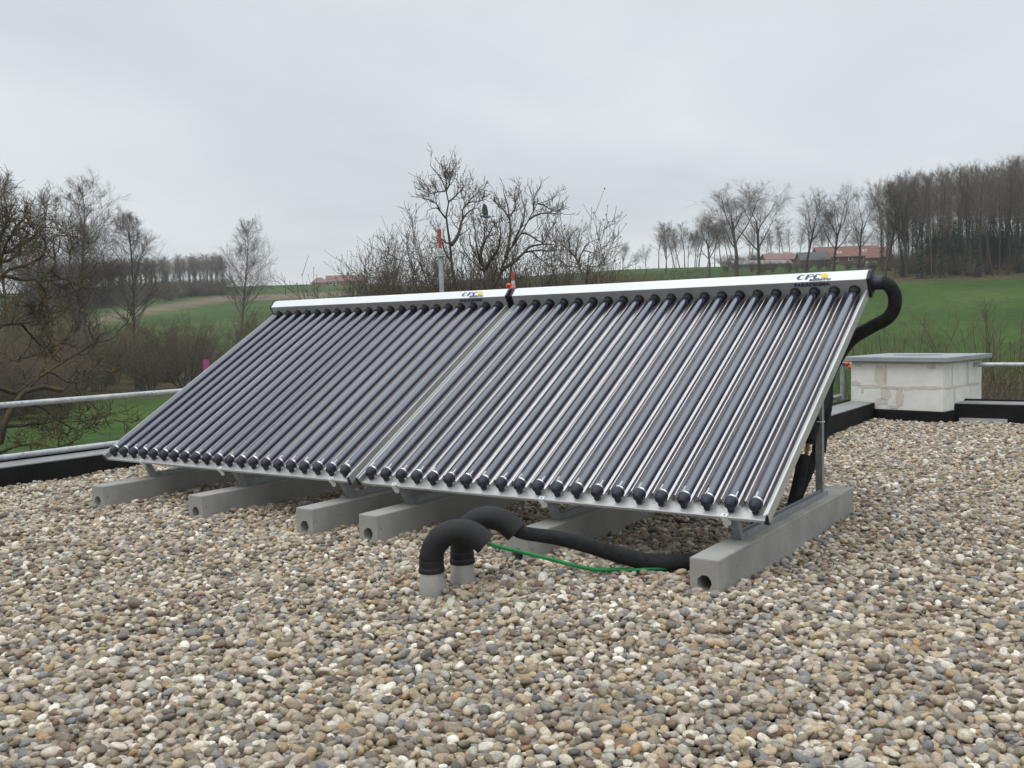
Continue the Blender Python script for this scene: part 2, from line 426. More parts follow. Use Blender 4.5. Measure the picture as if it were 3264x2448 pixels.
def parapet(name, label, a, b, h, hin, hout):
    """upstand from a to b (inner line), outside on the left of a->b; coping with raised outer edge"""
    a, b = np.array(a), np.array(b); L = np.linalg.norm(b - a); ang_ = math.atan2(b[1] - a[1], b[0] - a[0])
    o = empty(name, (a[0], a[1], -0.10), (0, 0, ang_)); tag(o, label, 'parapet')
    # local x along, y outward (left of a->b), z up from -0.10
    H_ = h + 0.10
    prism('upstand', [(0.0, 0), (OUT - 0.01, 0), (OUT - 0.01, H_ - 0.006), (0.0, H_ - 0.006)], 0, L, M['bitumen'], o)
    prism('coping', [(0.006, H_ - 0.004), (OUT - 0.03, H_ + 0.006), (OUT - 0.03, H_ + 0.012), (0.006, H_ + 0.004)], 0, L, M['coping'], o)
    prism('roof_edge_trim', [(OUT - 0.032, H_ - 0.004), (OUT + 0.006, H_ - 0.12), (OUT + 0.010, H_ - 0.12), (OUT + 0.010, H_ + 0.030), (OUT - 0.032, H_ + 0.030)], 0, L, M['bitumen'], o)
    return o


parapet('parapet', 'low black roof parapet with grey top below the long loose scaffold tube', (XL, YB), (XL, YF + OUT - 0.002), 0.138, 0, 0)
parapet('parapet', 'low black roof parapet running behind the two collectors', (XL + 0.001, YF), (XR1 - OUT - 0.005, YF), 0.16, 0, 0)

parapet('parapet', 'black roof parapet between chimney and far end of the roof', (3.9, YF2), (XE, YF2), 0.185, 0, 0)
parapet('parapet', 'short stretch of black roof parapet with grey top leading up to the chimney', (XR1, YF + 0.001), (XR1, 7.0), 0.185, 0, 0)

# ------------------------------------------------------------------ chimney
ch_a = math.radians(-12)
chim = empty('chimney', (4.254, 6.751, 0.0), (0, 0, ch_a)); tag(chim, 'low white block chimney with flat grey stone slab on the roof corner', 'chimney')
SB = 1.19; I0 = 0.083; BW = SB - 2 * I0; TH = 0.13      # local: x in [-SB,0], y in [0,SB]
box('base_flashing', -SB + I0 - 0.022, -I0 + 0.022, I0 - 0.022, SB - I0 + 0.022, -0.10, 0.115, M['bitumen'], chim, bevel=0.008)
box('mortar_core', -SB + I0 + 0.006, -I0 - 0.006, I0 + 0.006, SB - I0 - 0.006, 0.10, 0.636, M['mortar'], chim)


def inn(v): return math.copysign(I0 + (abs(v) - 0.055) * (SB - 2 * I0) / 1.09, v)


def block(x0, x1, y0, y1, z0, z1, seed):
    x0, x1, y0, y1 = inn(x0), inn(x1), inn(y0), inn(y1)
    bm = bmesh.new(); add_box(bm, x0, x1, y0, y1, z0, z1)
    bmesh.ops.subdivide_edges(bm, edges=bm.edges, cuts=3, use_grid_fill=True)
    rn = random.Random(seed)
    for v in bm.verts: v.co += Vector((rn.uniform(-1, 1), rn.uniform(-1, 1), rn.uniform(-1, 1))) * 0.0014
    o = obj('block', bm_mesh('block', bm, False), M['block'], chim)


k = 0
for c_, (z0, z1, fx, ry) in enumerate(((0.118, 0.364, (-1.145, -0.70, -0.58, -0.055), (0.055, 0.36, 0.80, 1.145)),
                                       (0.367, 0.614, (-1.145, -0.80, -0.72, -0.055), (0.055, 0.30, 0.72, 1.145)))):
    d = 0.16
    for a_, b_ in zip(fx[:-1], fx[1:]):
        block(a_ + 0.002, b_ - 0.002, 0.055, 0.055 + d, z0, z1, k); k += 1
        block(a_ + 0.002, b_ - 0.002, 1.20 - 0.055 - d, 1.20 - 0.055, z0, z1, k); k += 1
    for a_, b_ in zip(ry[:-1], ry[1:]):
        lo, hi = max(a_, 0.055 + d) + 0.002, min(b_, 1.20 - 0.055 - d) - 0.002
        if hi - lo < 0.03: continue
        block(-0.055 - d, -0.055, lo, hi, z0, z1, k); k += 1
        block(-1.20 + 0.055, -1.20 + 0.055 + d, lo, hi, z0, z1, k); k += 1


def smear(face, a, b, z0, z1, seed):
    """thin irregular mortar patch proud of the block face"""
    a, b = inn(a), inn(b)
    rn = random.Random(seed); n = 18; ca, cz = (a + b) / 2, (z0 + z1) / 2
    pts = []
    for i in range(n):
        t_ = 2 * math.pi * i / n; q_ = (abs(math.cos(t_)) ** 4 + abs(math.sin(t_)) ** 4) ** -0.25 * rn.uniform(0.78, 1.12)
        pts.append((ca + math.cos(t_) * q_ * (b - a) / 2, cz + math.sin(t_) * q_ * (z1 - z0) / 2))
    bm = bmesh.new(); off = 0.003
    if face == 'f': A = [bm.verts.new((u, I0 - off, v)) for u, v in pts]; B = [bm.verts.new((u, I0 + 0.005, v)) for u, v in pts]
    else: A = [bm.verts.new((-I0 + off, u, v)) for u, v in pts]; B = [bm.verts.new((-I0 - 0.005, u, v)) for u, v in pts]
    bm.faces.new(A); bm.faces.new(B[::-1])
    for i in range(n): bm.faces.new((A[i], B[i], B[(i + 1) % n], A[(i + 1) % n]))
    obj('mortar_smear', bm_mesh('mortar_smear', bm), M['mortar'], chim)


for i, (a_, b_, z0, z1) in enumerate(((-0.85, -0.72, 0.37, 0.60), (-0.73, -0.70, 0.40, 0.60), (-1.14, -1.03, 0.37, 0.42), (-1.05, -0.80, 0.34, 0.385), (-0.80, -0.40, 0.335, 0.375), (-0.42, -0.06, 0.345, 0.382),
                                      (-0.78, -0.66, 0.22, 0.36), (-0.86, -0.70, 0.165, 0.24), (-0.60, -0.50, 0.14, 0.35), (-0.68, -0.55, 0.13, 0.165), (-1.02, -0.98, 0.28, 0.35), (-0.24, -0.14, 0.56, 0.61), (-1.10, -1.0, 0.575, 0.61))):
    smear('f', a_, b_, z0, z1, i)
for i, (a_, b_, z0, z1) in enumerate(((0.28, 0.31, 0.38, 0.60), (0.70, 0.76, 0.36, 0.61), (0.34, 0.38, 0.14, 0.35), (0.10, 0.60, 0.345, 0.375), (0.62, 1.1, 0.35, 0.38))):
    smear('r', a_, b_, z0, z1, 50 + i)
sl = box('cover_slab', -SB, 0, 0, SB, 0.642, 0.690, M['slab'], chim, bevel=0.004)
stn = obj('damp_mark', lathe_mesh('damp_mark', [(0.0, 0.0), (0.2, 0.0), (0.235, 0.0)], 28, caps=False), M['stain'], sl, loc=(-0.58, 0.60, 0.6925)); stn.scale = (1.1, 0.85, 1)
bm = bmesh.new(); add_box(bm, 0, 0.46, -0.006, 0.0, -0.05, 0.035); add_box(bm, 0, 0.46, -0.05, -0.007, -0.006, 0.0)
tag(obj('metal_strip', bm_mesh('metal_strip', bm), M['alu'], loc=(4.30, 7.112, 0.0), rot=(0, 0, 0.0)), 'pale metal angle strip leaning at the parapet beside the chimney', 'strip')

# ------------------------------------------------------------------ beams and mounting frames
BEAM_W, BEAM_H, BEAM_L, BURY = 0.132, 0.141, 2.01, 0.045


def beam_mesh():
    w_, h0, h1, L = BEAM_W / 2, -BURY, BEAM_H, BEAM_L
    bm = bmesh.new(); n = 20; hz, hr, dep = 0.037, 0.031, 0.35
    sq = []
    # outline points matched to the circle by angle
    ch = 0.010
    for i in range(n):
        a = 2 * math.pi * i / n - math.pi / 2; c_, s_ = math.cos(a), math.sin(a)
        kx = w_ / abs(c_) if abs(c_) > 1e-6 else 1e9
        ky = ((h1 - hz) if s_ > 0 else (hz - h0)) / abs(s_) if abs(s_) > 1e-6 else 1e9
        k_ = min(kx, ky); sq.append((c_ * k_, hz + s_ * k_))
    # snap the nearest points to the corners
    for cx_, cz_ in ((-w_, h0), (w_, h0), (w_, h1), (-w_, h1)):
        j = min(range(n), key=lambda i: (sq[i][0] - cx_) ** 2 + (sq[i][1] - cz_) ** 2); sq[j] = (cx_, cz_)
    rn = random.Random(3)
    circ = [(math.cos(2 * math.pi * i / n - math.pi / 2) * hr * rn.uniform(0.93, 1.07), hz + math.sin(2 * math.pi * i / n - math.pi / 2) * hr * 1.15 * rn.uniform(0.93, 1.07)) for i in range(n)]
    F = [bm.verts.new((x, 0, z)) for x, z in sq]; Bk = [bm.verts.new((x, L, z)) for x, z in sq]
    C0 = [bm.verts.new((x, 0, z)) for x, z in circ]; C1 = [bm.verts.new((x, dep, z)) for x, z in circ]
    for i in range(n):
        j = (i + 1) % n
        bm.faces.new((F[i], F[j], C0[j], C0[i])); bm.faces.new((C0[i], C0[j], C1[j], C1[i])); bm.faces.new((F[j], F[i], Bk[i], Bk[j]))
    bm.faces.new(C1); bm.faces.new(Bk)
    bmesh.ops.recalc_face_normals(bm, faces=bm.faces)
    es = [e for e in bm.edges if len(e.link_faces) == 2 and e.calc_face_angle(0) > 1.0 and not any(abs((v.co.x ** 2 + (v.co.z - hz) ** 2) ** 0.5) < 0.0405 for v in e.verts)]
    bmesh.ops.bevel(bm, geom=es, offset=0.006, segments=2, affect='EDGES', profile=0.5)
    return bm_mesh('concrete_beam', bm)


beam_me = beam_mesh()
Z0, TILT, LT, PT = 0.3281, 0.5411, 1.846, 0.1125
ct, st_ = math.cos(TILT), math.sin(TILT)
beams = [(0.381, -0.351), (1.321, -0.295), (2.263, -0.289), (2.721, -0.265), (3.695, -0.284), (4.659, -0.3215)]
bl = ['concrete beam below the collector end facing the black parapet, outermost of the row', 'concrete beam second from the parapet end, under the middle of the farther collector',
      'concrete beam just beside the gap between the collectors, under the farther collector', 'concrete beam just beside the gap between the collectors, behind the first goose-neck pipe',
      'concrete beam whose end peeps out under the hose and green cable', 'concrete beam at the row end with the black hose running against it']
fl = ['galvanised triangular mounting frame on the beam nearest the parapet', 'galvanised mounting frame on the second beam from the parapet', 'galvanised mounting frame on the third beam from the parapet',
      'galvanised mounting frame on the fourth beam from the parapet', 'galvanised mounting frame on the beam behind hose and green cable', 'galvanised mounting frame with exposed rear post at the free end of the row']


def bar(name, a, b, w_, h_, mt, parent):
    """L-profile bar between two points (local)"""
    a, b = Vector(a), Vector(b); L = (b - a).length
    bm = bmesh.new(); add_prism(bm, [(-w_ / 2, -h_ / 2), (w_ / 2, -h_ / 2), (w_ / 2, -h_ / 2 + 0.004), (-w_ / 2 + 0.004, -h_ / 2 + 0.004), (-w_ / 2 + 0.004, h_ / 2), (-w_ / 2, h_ / 2)], 0, L)
    o = obj(name, bm_mesh(name, bm), mt, parent, loc=a)
    o.rotation_euler = (b - a).to_track_quat('X', 'Z').to_euler(); return o


def frame(x, lab):
    fr = empty('mounting_frame', (x, 0.07, BEAM_H)); tag(fr, lab, 'frame', 'mounting frames under the collectors')
    # local origin at the strut foot; y to the rear
    bm = bmesh.new()
    add_prism(bm, [(-0.020, 0.001), (0.020, 0.001), (0.020, 0.030), (0.017, 0.030), (0.017, 0.005), (-0.017, 0.005), (-0.017, 0.030), (-0.020, 0.030)], 0.012, 1.29, 'y')
    br = obj('base_rail', bm_mesh('base_rail', bm), M['steel'], fr)
    for yy in (0.16, 1.15):
        obj('bolt', lathe_mesh('bolt', [(0.009, 0.004), (0.009, 0.012), (0.005, 0.013), (0.005, 0.02), (0.0, 0.02)], 8), M['steel'], br, loc=(0.0, yy, 0.002))
    bm = bmesh.new(); add_prism(bm, [(-0.019, -0.002), (0.019, -0.002), (0.019, 0.155), (-0.019, 0.155)], -0.003, 0.003, 'y')
    add_prism(bm, [(0.016, -0.002), (0.019, -0.002), (0.019, 0.155), (0.016, 0.155)], 0.003, 0.032, 'y')
    s_ = obj('front_strut', bm_mesh('front_strut', bm), M['steel'], fr, loc=(0, 0.004, 0.002)); s_.rotation_euler = (TILT, 0, 0)
    zt = Z0 + (1.36 * st_ / ct) - 0.105 - BEAM_H
    bm = bmesh.new(); add_box(bm, -0.046, -0.009, 1.286, 1.289, 0.001, zt); add_box(bm, -0.012, -0.009, 1.289, 1.325, 0.001, zt)
    obj('rear_post', bm_mesh('rear_post', bm), M['steel'], fr)
    # sloping carrier under the panel
    n0 = -0.098
    a = (0.0, -0.02 * ct - n0 * st_ - 0.07, Z0 - 0.02 * st_ + n0 * ct - BEAM_H); b = (0.0, 1.80 * ct - n0 * st_ - 0.07, Z0 + 1.80 * st_ + n0 * ct - BEAM_H)
    bar('sloping_rail', a, b, 0.04, 0.03, M['steel'], fr)
    return fr


for (bx_, by_), lb, lf in zip(beams, bl, fl):
    tag(obj('concrete_beam', beam_me, M['concrete'], loc=(bx_ - BEAM_W / 2, by_, 0)), lb, 'beam', 'concrete beams carrying the collectors')
    frame(bx_ - BEAM_W / 2 - 0.005, lf)

# ------------------------------------------------------------------ collectors
R_T = 0.0235
tube_me = lathe_mesh('glass_tube', [(0.0, -0.004), (R_T * 0.9, -0.004), (R_T, 0.004), (R_T, 1.0), (R_T, LT - 0.09), (R_T * 0.97, LT - 0.06), (R_T * 0.9, LT - 0.05), (R_T * 0.9, LT)], 28, 'y')
cap_me = lathe_mesh('end_cap', [(0.0, -0.038), (0.016, -0.038), (0.020, -0.034), (0.0285, -0.018), (0.0300, -0.008), (0.0302, 0.004), (0.028, 0.008), (0.0238, 0.008)], 22, 'y', caps=False)
bm = bmesh.new(); add_box(bm, -0.013, 0.013, -0.036, -0.010, -0.0375, -0.018); foot_me = bm_mesh('cap_foot', bm, bevel=0.004)
collar_me = lathe_mesh('rubber_collar', [(0.0245, LT - 0.045), (0.0265, LT - 0.042), (0.0275, LT - 0.010), (0.0300, LT - 0.009), (0.0315, LT - 0.002), (0.0315, LT + 0.003)], 26, 'y', caps=False)
band_me = lathe_mesh('clamp_band', [(0.0243, 0.007), (0.0262, 0.008), (0.0262, 0.017), (0.0243, 0.018)], 22, 'y', caps=False)
bm = bmesh.new(); add_box(bm, 0.004, 0.008, 0.010, 0.045, 0.0225, 0.030); spring_me = bm_mesh('spring_clip', bm)
half = [(-0.0555, -0.004), (-0.0525, -0.005), (-0.0505, -0.010), (-0.046, -0.022), (-0.038, -0.033), (-0.027, -0.0405), (-0.014, -0.0405), (-0.006, -0.034), (0.0, -0.0295)]
prof = half + [(-a, b) for a, b in half[:-1][::-1]]
prof = prof + [(a, b - 0.0012) for a, b in prof[::-1]]
bm = bmesh.new(); add_prism(bm, prof, 0.016, LT - 0.003, 'y')
refl_me = bm_mesh('reflector', bm)
W0, W1 = -0.058, 20 * PT + 0.058
hp = [(LT + 0.003, -0.050), (LT + 0.003, 0.0655), (LT, 0.0660), (LT + 0.060, 0.085), (LT + 0.098, 0.072), (LT + 0.112, 0.035), (LT + 0.112, -0.050)]


def scale_prof(p_, k_):
    c0 = np.mean(p_, 0); return [tuple(c0 + (np.array(a) - c0) * k_) for a in p_]


def flat_poly(name, polys, mt, parent, mat4):
    bm = bmesh.new()
    for pl in polys:
        A = [bm.verts.new((x, y, 0.0)) for x, y in pl]
        f = bm.faces.new(A)
    me_ = bm_mesh(name, bm); o = obj(name, me_, mt, parent); o.matrix_local = mat4; return o


def text_obj(name, s_, size, mt, parent, mat4, width=None, bold=0.0, shear=0.0):
    cu = bpy.data.curves.new(name, 'FONT'); cu.body = s_; cu.size = size; cu.offset = bold; cu.shear = shear; cu.fill_mode = 'FRONT'; cu.resolution_u = 6
    tmp = bpy.data.objects.new('tmp_text', cu); COL.objects.link(tmp)
    bpy.context.view_layer.update()
    me_ = bpy.data.meshes.new_from_object(tmp.evaluated_get(bpy.context.evaluated_depsgraph_get())); me_.name = name
    bpy.data.objects.remove(tmp); bpy.data.curves.remove(cu)
    co_ = np.zeros(len(me_.vertices) * 3, np.float32); me_.vertices.foreach_get('co', co_); co_ = co_.reshape(-1, 3)
    co_[:, 0] -= co_[:, 0].min()
    if width: co_[:, 0] *= width / co_[:, 0].max()
    me_.vertices.foreach_set('co', co_.ravel()); me_.update(); me_.materials.clear()
    o = obj(name, me_, mt, parent); o.matrix_local = mat4; return o


def face_matrix(x, s_, n_, ds, dn):
    """frame on a header face: X along the header, Y along (ds,dn), Z outward"""
    X = Vector((1, 0, 0)); Y = Vector((0, ds, dn)).normalized(); Z = X.cross(Y)
    return Matrix(((X.x, Y.x, Z.x, x), (X.y, Y.y, Z.y, s_), (X.z, Y.z, Z.z, n_), (0, 0, 0, 1)))


def arc_letter(cx, cy, rx, ry, a0, a1, wt_max, wt_min, n=24, sh=0.25):
    """crescent stroke, thick on the left and thin on the right, slanted"""
    O, I = [], []
    for i in range(n + 1):
        a = a0 + (a1 - a0) * i / n; th = wt_min + (wt_max - wt_min) * max(0.0, -math.cos(a)) ** 1.3
        O.append((cx + rx * math.cos(a), cy + ry * math.sin(a))); I.append((cx + (rx - th) * math.cos(a), cy + (ry - min(th, 0.004 + 0.10 * ry)) * math.sin(a)))
    sk = lambda p_: (p_[0] + sh * (p_[1] - cy), p_[1])
    return [[sk(O[i]), sk(O[i + 1]), sk(I[i + 1]), sk(I[i])] for i in range(n)]


def collector(x0, label):
    o = empty('solar_collector', (x0, 0, Z0), (TILT, 0, 0)); tag(o, label, 'solar collector', 'vacuum tube collectors on the roof')
    for i in range(21):
        tb = obj('glass_tube', tube_me, M['tube'], o, loc=(i * PT, 0, 0))
        cp_ = obj('end_cap', cap_me, M['cap'], tb); ft = obj('cap_foot', foot_me, M['cap'], tb)
        obj('rubber_collar', collar_me, M['rubber'], tb); bd = obj('clamp_band', band_me, M['chrome'], tb); sc_ = obj('spring_clip', spring_me, M['clip'], tb)
        a = rnd.uniform(-0.5, 0.6); sc_.rotation_euler = (0, a, 0); bd.rotation_euler = (0, rnd.uniform(0, 6), 0)
        obj('reflector', refl_me, M['mirror'], o, loc=(i * PT, 0, 0))
    hd = prism('header_box', hp, W0 - 0.012, W1 + 0.012, M['alu_white'], o, bevel=0.003)
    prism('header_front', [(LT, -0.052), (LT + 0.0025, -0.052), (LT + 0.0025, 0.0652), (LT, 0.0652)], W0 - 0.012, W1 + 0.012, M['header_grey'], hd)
    for xa, xb in ((W0 - 0.030, W0 - 0.0125), (W1 + 0.0125, W1 + 0.030)):
        prism('header_end_cap', scale_prof(hp, 1.06), xa, xb, M['cap'], hd, bevel=0.004)
    for sgn, xe in ((-1, W0), (1, W1)):
        x1 = xe + sgn * 0.002; x2 = xe + sgn * 0.014; xi = xe - sgn * 0.008
        bm = bmesh.new()
        pr = [(xi, -0.006), (x1 + sgn * 0.002, -0.006), (x1 + sgn * 0.004, 0.002), (x2, 0.002), (x2, -0.050), (x1, -0.050), (x1, -0.010), (xi, -0.010)]
        add_prism(bm, pr, -0.066, LT - 0.004, 'y')
        sr_ = obj('side_rail', bm_mesh('side_rail', bm), M['alu'], o)
        bm = bmesh.new(); add_prism(bm, [(x1 - sgn * 0.012, -0.052), (x2 + sgn * 0.002, -0.052), (x2 + sgn * 0.002, -0.002), (x1 + sgn * 0.004, -0.002)], -0.074, -0.0665, 'y')
        obj('corner_plug', bm_mesh('corner_plug', bm, bevel=0.002), M['cap'], sr_)
    rp = [(0.030, -0.040), (-0.014, -0.040), (-0.0155, -0.0412), (-0.0170, -0.040), (-0.043, -0.040), (-0.046, -0.036), (-0.060, -0.036), (-0.064, -0.039), (-0.064, -0.052), (-0.060, -0.055), (0.030, -0.055)]
    lr = prism('lower_rail', rp, W0 + 0.003, W1 - 0.003, M['alu'], o)
    bp_ = prism('back_plate', [(LT - 0.02, -0.058), (LT - 0.02, -0.052), (LT - 0.10, -0.052), (LT - 0.10, -0.058)], W0 + 0.003, W1 - 0.003, M['alu'], o)
    for xc in ((0.345, 1.168, 2.156) if x0 < 1 else (0.192, 1.16, 2.117)):
        bm = bmesh.new(); add_box(bm, xc - 0.016, xc + 0.016, -0.067, -0.044, -0.0355, -0.0325); add_box(bm, xc - 0.016, xc + 0.016, -0.0680, -0.0650, -0.058, -0.0325)
        cl = obj('rail_clip', bm_mesh('rail_clip', bm), M['clip'], lr)
        obj('clip_screw', lathe_mesh('clip_screw', [(0.0035, 0), (0.0035, 0.0015), (0, 0.002)], 8), M['rubber'], cl, loc=(xc, -0.056, -0.0325))
        bm = bmesh.new(); add_prism(bm, [(xc - 0.014, -0.088), (xc + 0.004, -0.092), (xc + 0.022, -0.080), (xc + 0.026, -0.057), (xc - 0.014, -0.057)], -0.064, -0.061, 'y')
        obj('clip_hook', bm_mesh('clip_hook', bm), M['clip'], cl)
    # lettering on the header: x positions local to the collector
    xs = 1.93 if x0 < 1 else 4.375 - x0
    m0 = face_matrix(xs, LT + 0.0005, 0.0678, 0.953, 0.302)
    lg = []
    lg += arc_letter(0.023, 0.037, 0.0225, 0.019, math.radians(45), math.radians(318), 0.018, 0.0040)
    lg += [[(0.048, 0.018), (0.063, 0.018), (0.072, 0.056), (0.057, 0.056)]]
    lg += arc_letter(0.076, 0.0455, 0.022, 0.0110, math.radians(-110), math.radians(115), 0.0045, 0.0045)
    lg += arc_letter(0.119, 0.037, 0.0225, 0.019, math.radians(45), math.radians(318), 0.018, 0.0040)
    flat_poly('logo_lettering', lg, M['logo_blue'], hd, m0)
    flat_poly('logo_sun', [[(0.159 + 0.021 * math.cos(a * math.pi / 14), 0.041 + 0.017 * math.sin(a * math.pi / 14)) for a in range(28)]], M['logo_yellow'], hd, face_matrix(xs, LT + 0.0005 - 0.0003, 0.0678 + 0.0012, 0.953, 0.302))
    text_obj('product_lettering', 'azzurro', 0.026, M['logo_blue'], hd, face_matrix(xs + 0.077, LT + 0.0005 - 0.0005 + 0.005, 0.0678 + 0.0040, 0.953, 0.302), width=0.122, bold=0.0011, shear=0.2)
    text_obj('maker_lettering', 'PARADIGMA', 0.030, M['logo_blue'], hd, face_matrix(xs - 0.010, LT - 0.0015, 0.0375, 0, 1), width=0.205, bold=0.0016)
    return o


rnd = random.Random(11)
collector(0.0, 'vacuum tube solar collector with silver header, the one next to the loose tube')
collector(2.4502, 'vacuum tube solar collector with fat black hose curling from its silver header')


def lp(x, s_, n_): return np.array([x, s_ * ct - n_ * st_, Z0 + s_ * st_ + n_ * ct])


# brass couplings between the two headers
for dn, ds, lb in ((0.020, 0.040, 'upper brass pipe coupling joining the two collector headers'), (-0.022, 0.050, 'lower brass pipe coupling joining the two collector headers')):
    o = empty('brass_coupling', lp(2.308, LT + ds, dn), (0, 0, 0)); tag(o, lb, 'coupling', 'couplings between the headers')
    Lc = 2.392 - 30e-3 - 2.308 + 0.03
    obj('pipe', lathe_mesh('pipe', [(0.008, 0.03), (0.008, Lc - 0.001)], 12, 'x'), M['copper'], o)
    for xa in (0.031, 0.052): obj('nut', lathe_mesh('nut', [(0.010, xa), (0.0135, xa + 0.001), (0.0135, xa + 0.014), (0.010, xa + 0.015)], 6, 'x', smooth=False), M['brass'], o)

# ------------------------------------------------------------------ goose-neck pipes, hoses, cable
gd = np.array([0.90, 0.43, 0.0]); gd /= np.linalg.norm(gd)


def gooseneck(base, label, end_a, Rb=0.128, sl_h=0.095, cz=0.135):
    o = empty('roof_pipe', (base[0], base[1], 0)); tag(o, label, 'pipe', 'goose-neck pipes coming out of the gravel')
    slv = obj('sleeve', lathe_mesh('sleeve', [(0.057, -0.06), (0.057, 0.0), (0.0505, sl_h), (0.0, sl_h)], 26), M['sleeve'], o)
    obj('flange', lathe_mesh('flange', [(0.049, sl_h - 0.012), (0.0555, sl_h - 0.010), (0.0570, sl_h), (0.0555, sl_h + 0.010), (0.0530, sl_h + 0.013), (0.0530, sl_h + 0.040), (0.0515, sl_h + 0.042)], 26, caps=False), M['rubber'], o)
    pts = [np.array([0, 0, sl_h + 0.001]), np.array([0, 0, cz])]
    for a in np.linspace(180, end_a, 22)[1:]:
        r_ = math.radians(a); pts.append(gd * (Rb + Rb * math.cos(r_)) + np.array([0, 0, cz + Rb * math.sin(r_)]))
    d = pts[-1] - pts[-2]; d /= np.linalg.norm(d); pts.append(pts[-1] + d * 0.03)
    pts = np.array(pts); rad = np.full(len(pts), 0.0515)
    nk = tube('neck', pts, rad, M['rubber'], o, sides=26)
    for j in (8, 2):
        c0 = pts[j]; dd = pts[j + 1] - pts[j - 1]; dd /= np.linalg.norm(dd)
        tube('joint_seam', [c0 - dd * 0.003, c0 + dd * 0.003], 0.0540, M['rubber'], nk, sides=26)
    return np.array([base[0], base[1], 0]) + pts[-1], d


e1, d1 = gooseneck((3.585, -0.869), 'black goose-neck pipe on pale sleeve with green cable coming out', 46)
e2, d2 = gooseneck((3.605, -0.680), 'black goose-neck pipe on pale sleeve that feeds the black hose', 42, cz=0.16)
Pg = np.array([4.25, -0.112, 0.042]); lerp = lambda a_, b_, f, dz: a_ + (b_ - a_) * f + np.array([0, 0, dz])
hp_ = catmull([e2 - d2 * 0.03, lerp(e2, Pg, .06, .004), lerp(e2, Pg, .3, .014), lerp(e2, Pg, .55, .010), lerp(e2, Pg, .8, -.002), Pg, (4.40, 0.01, 0.038), (4.478, 0.25, 0.036), (4.485, 0.70, 0.034), (4.478, 1.05, 0.034), (4.462, 1.19, 0.08), (4.476, 1.25, 0.20), (4.498, 1.30, 0.368)], 10)
hr_ = np.interp(np.arange(len(hp_)), [0, 14, 40, 58, len(hp_)], [0.029, 0.030, 0.039, 0.037, 0.034])
tag(tube('insulated_hose', hp_, hr_, M['foam'], sides=18), 'black insulated hose running from goose-neck pipe along the end beam', 'hose')
Pc = np.array([4.155, -0.229, 0.020])
tag(tube('green_cable', catmull([e1 - d1 * 0.02, lerp(e1, Pc, .08, 0.0), lerp(e1, Pc, .4, -.010), lerp(e1, Pc, .75, -.022), (4.155, -0.229, 0.020), (4.243, -0.156, 0.018), (4.40, 0.08, 0.016), (4.40, 0.8, 0.014), (4.30, 1.4, 0.014)], 10), 0.0085, M['green'], sides=10), 'bright green cable trailing from goose-neck pipe over the gravel', 'cable')
# collector return: elbow at the header end, loops behind the panel and down the post
h0 = lp(2.4502 + W1 + 0.030, LT + 0.056, 0.008)
rh = empty('header_hose', h0); tag(rh, 'fat black insulated hose curling from header end down behind the collector', 'hose')
pp = catmull([(0, 0, 0), (0.045, 0, 0.0), (0.082, 0.006, -0.014), (0.108, 0.03, -0.068), (0.100, 0.06, -0.140), (0.055, 0.09, -0.20), (-0.03, 0.10, -0.245), (-0.16, 0.07, -0.335), (-0.255, 0.0, -0.52), (-0.262, -0.03, -0.68), (-0.28, -0.06, -0.85), (-0.285, -0.08, -0.96)], 8)
tube('hose', pp[8:], np.interp(np.arange(len(pp) - 8), [0, 40, 56, 80], [.037, .037, .043, .040]), M['foam'], rh, sides=20)
obj('hose_socket', lathe_mesh('hose_socket', [(0.0, -0.002), (0.048, -0.002), (0.048, 0.006), (0.0400, 0.008), (0.0400, 0.055), (0.037, 0.057)], 24, 'x', caps=False), M['cap'], rh)
# lower end fittings behind the post
ft = empty('pipe_joint', (4.505, 1.31, 0.36)); tag(ft, 'bare copper joint between black insulation ends beside the rear post', 'joint')
tube('pipe', [(0, 0, 0), (0.004, 0, 0.04), (0.012, 0.0, 0.075)], 0.010, M['copper'], ft); tube('nut', [(0.003, 0, 0.03), (0.007, 0, 0.055)], 0.0155, M['brass'], ft, sides=6)
tag(tube('insulated_pipe', catmull([(4.522, 1.312, 0.43), (4.53, 1.33, 0.50), (4.545, 1.42, 0.60), (4.53, 1.60, 0.72), (4.50, 1.7, 0.9)], 8), 0.033, M['foam'], sides=16), 'black insulated pipe end hanging beside the rear post', 'pipe')
tag(tube('insulated_pipe', catmull([(4.515, 1.56, 0.40), (4.48, 1.50, 0.30), (4.44, 1.40, 0.15), (4.415, 1.33, 0.05), (4.39, 1.2, 0.03), (4.36, 0.9, 0.03)], 8), 0.030, M['foam'], sides=16), 'black insulated pipe slanting to the gravel behind the end beam', 'pipe')
tag(tube('cable_tie', catmull([(4.49, 1.335, 0.545), (4.52, 1.33, 0.552), (4.58, 1.352, 0.55), (4.575, 1.42, 0.545), (4.555, 1.46, 0.545)], 5), 0.0025, M['clip'], sides=6), 'thin white cable tie round the rear post and hose', 'cable tie')

# ------------------------------------------------------------------ gravel
GB = [(-1.235, 4.14, -7.0, 3.46), (4.14, 7.11, 3.465, 9.5)]
rng = np.random.default_rng(5)


def lown(x, y): return 0.010 * np.sin(x * 2.1 + 1.3 * np.sin(y * 1.1)) + 0.008 * np.sin(y * 2.7 + 0.7 * x) + 0.006 * np.sin(x * 5.3 - y * 4.1)


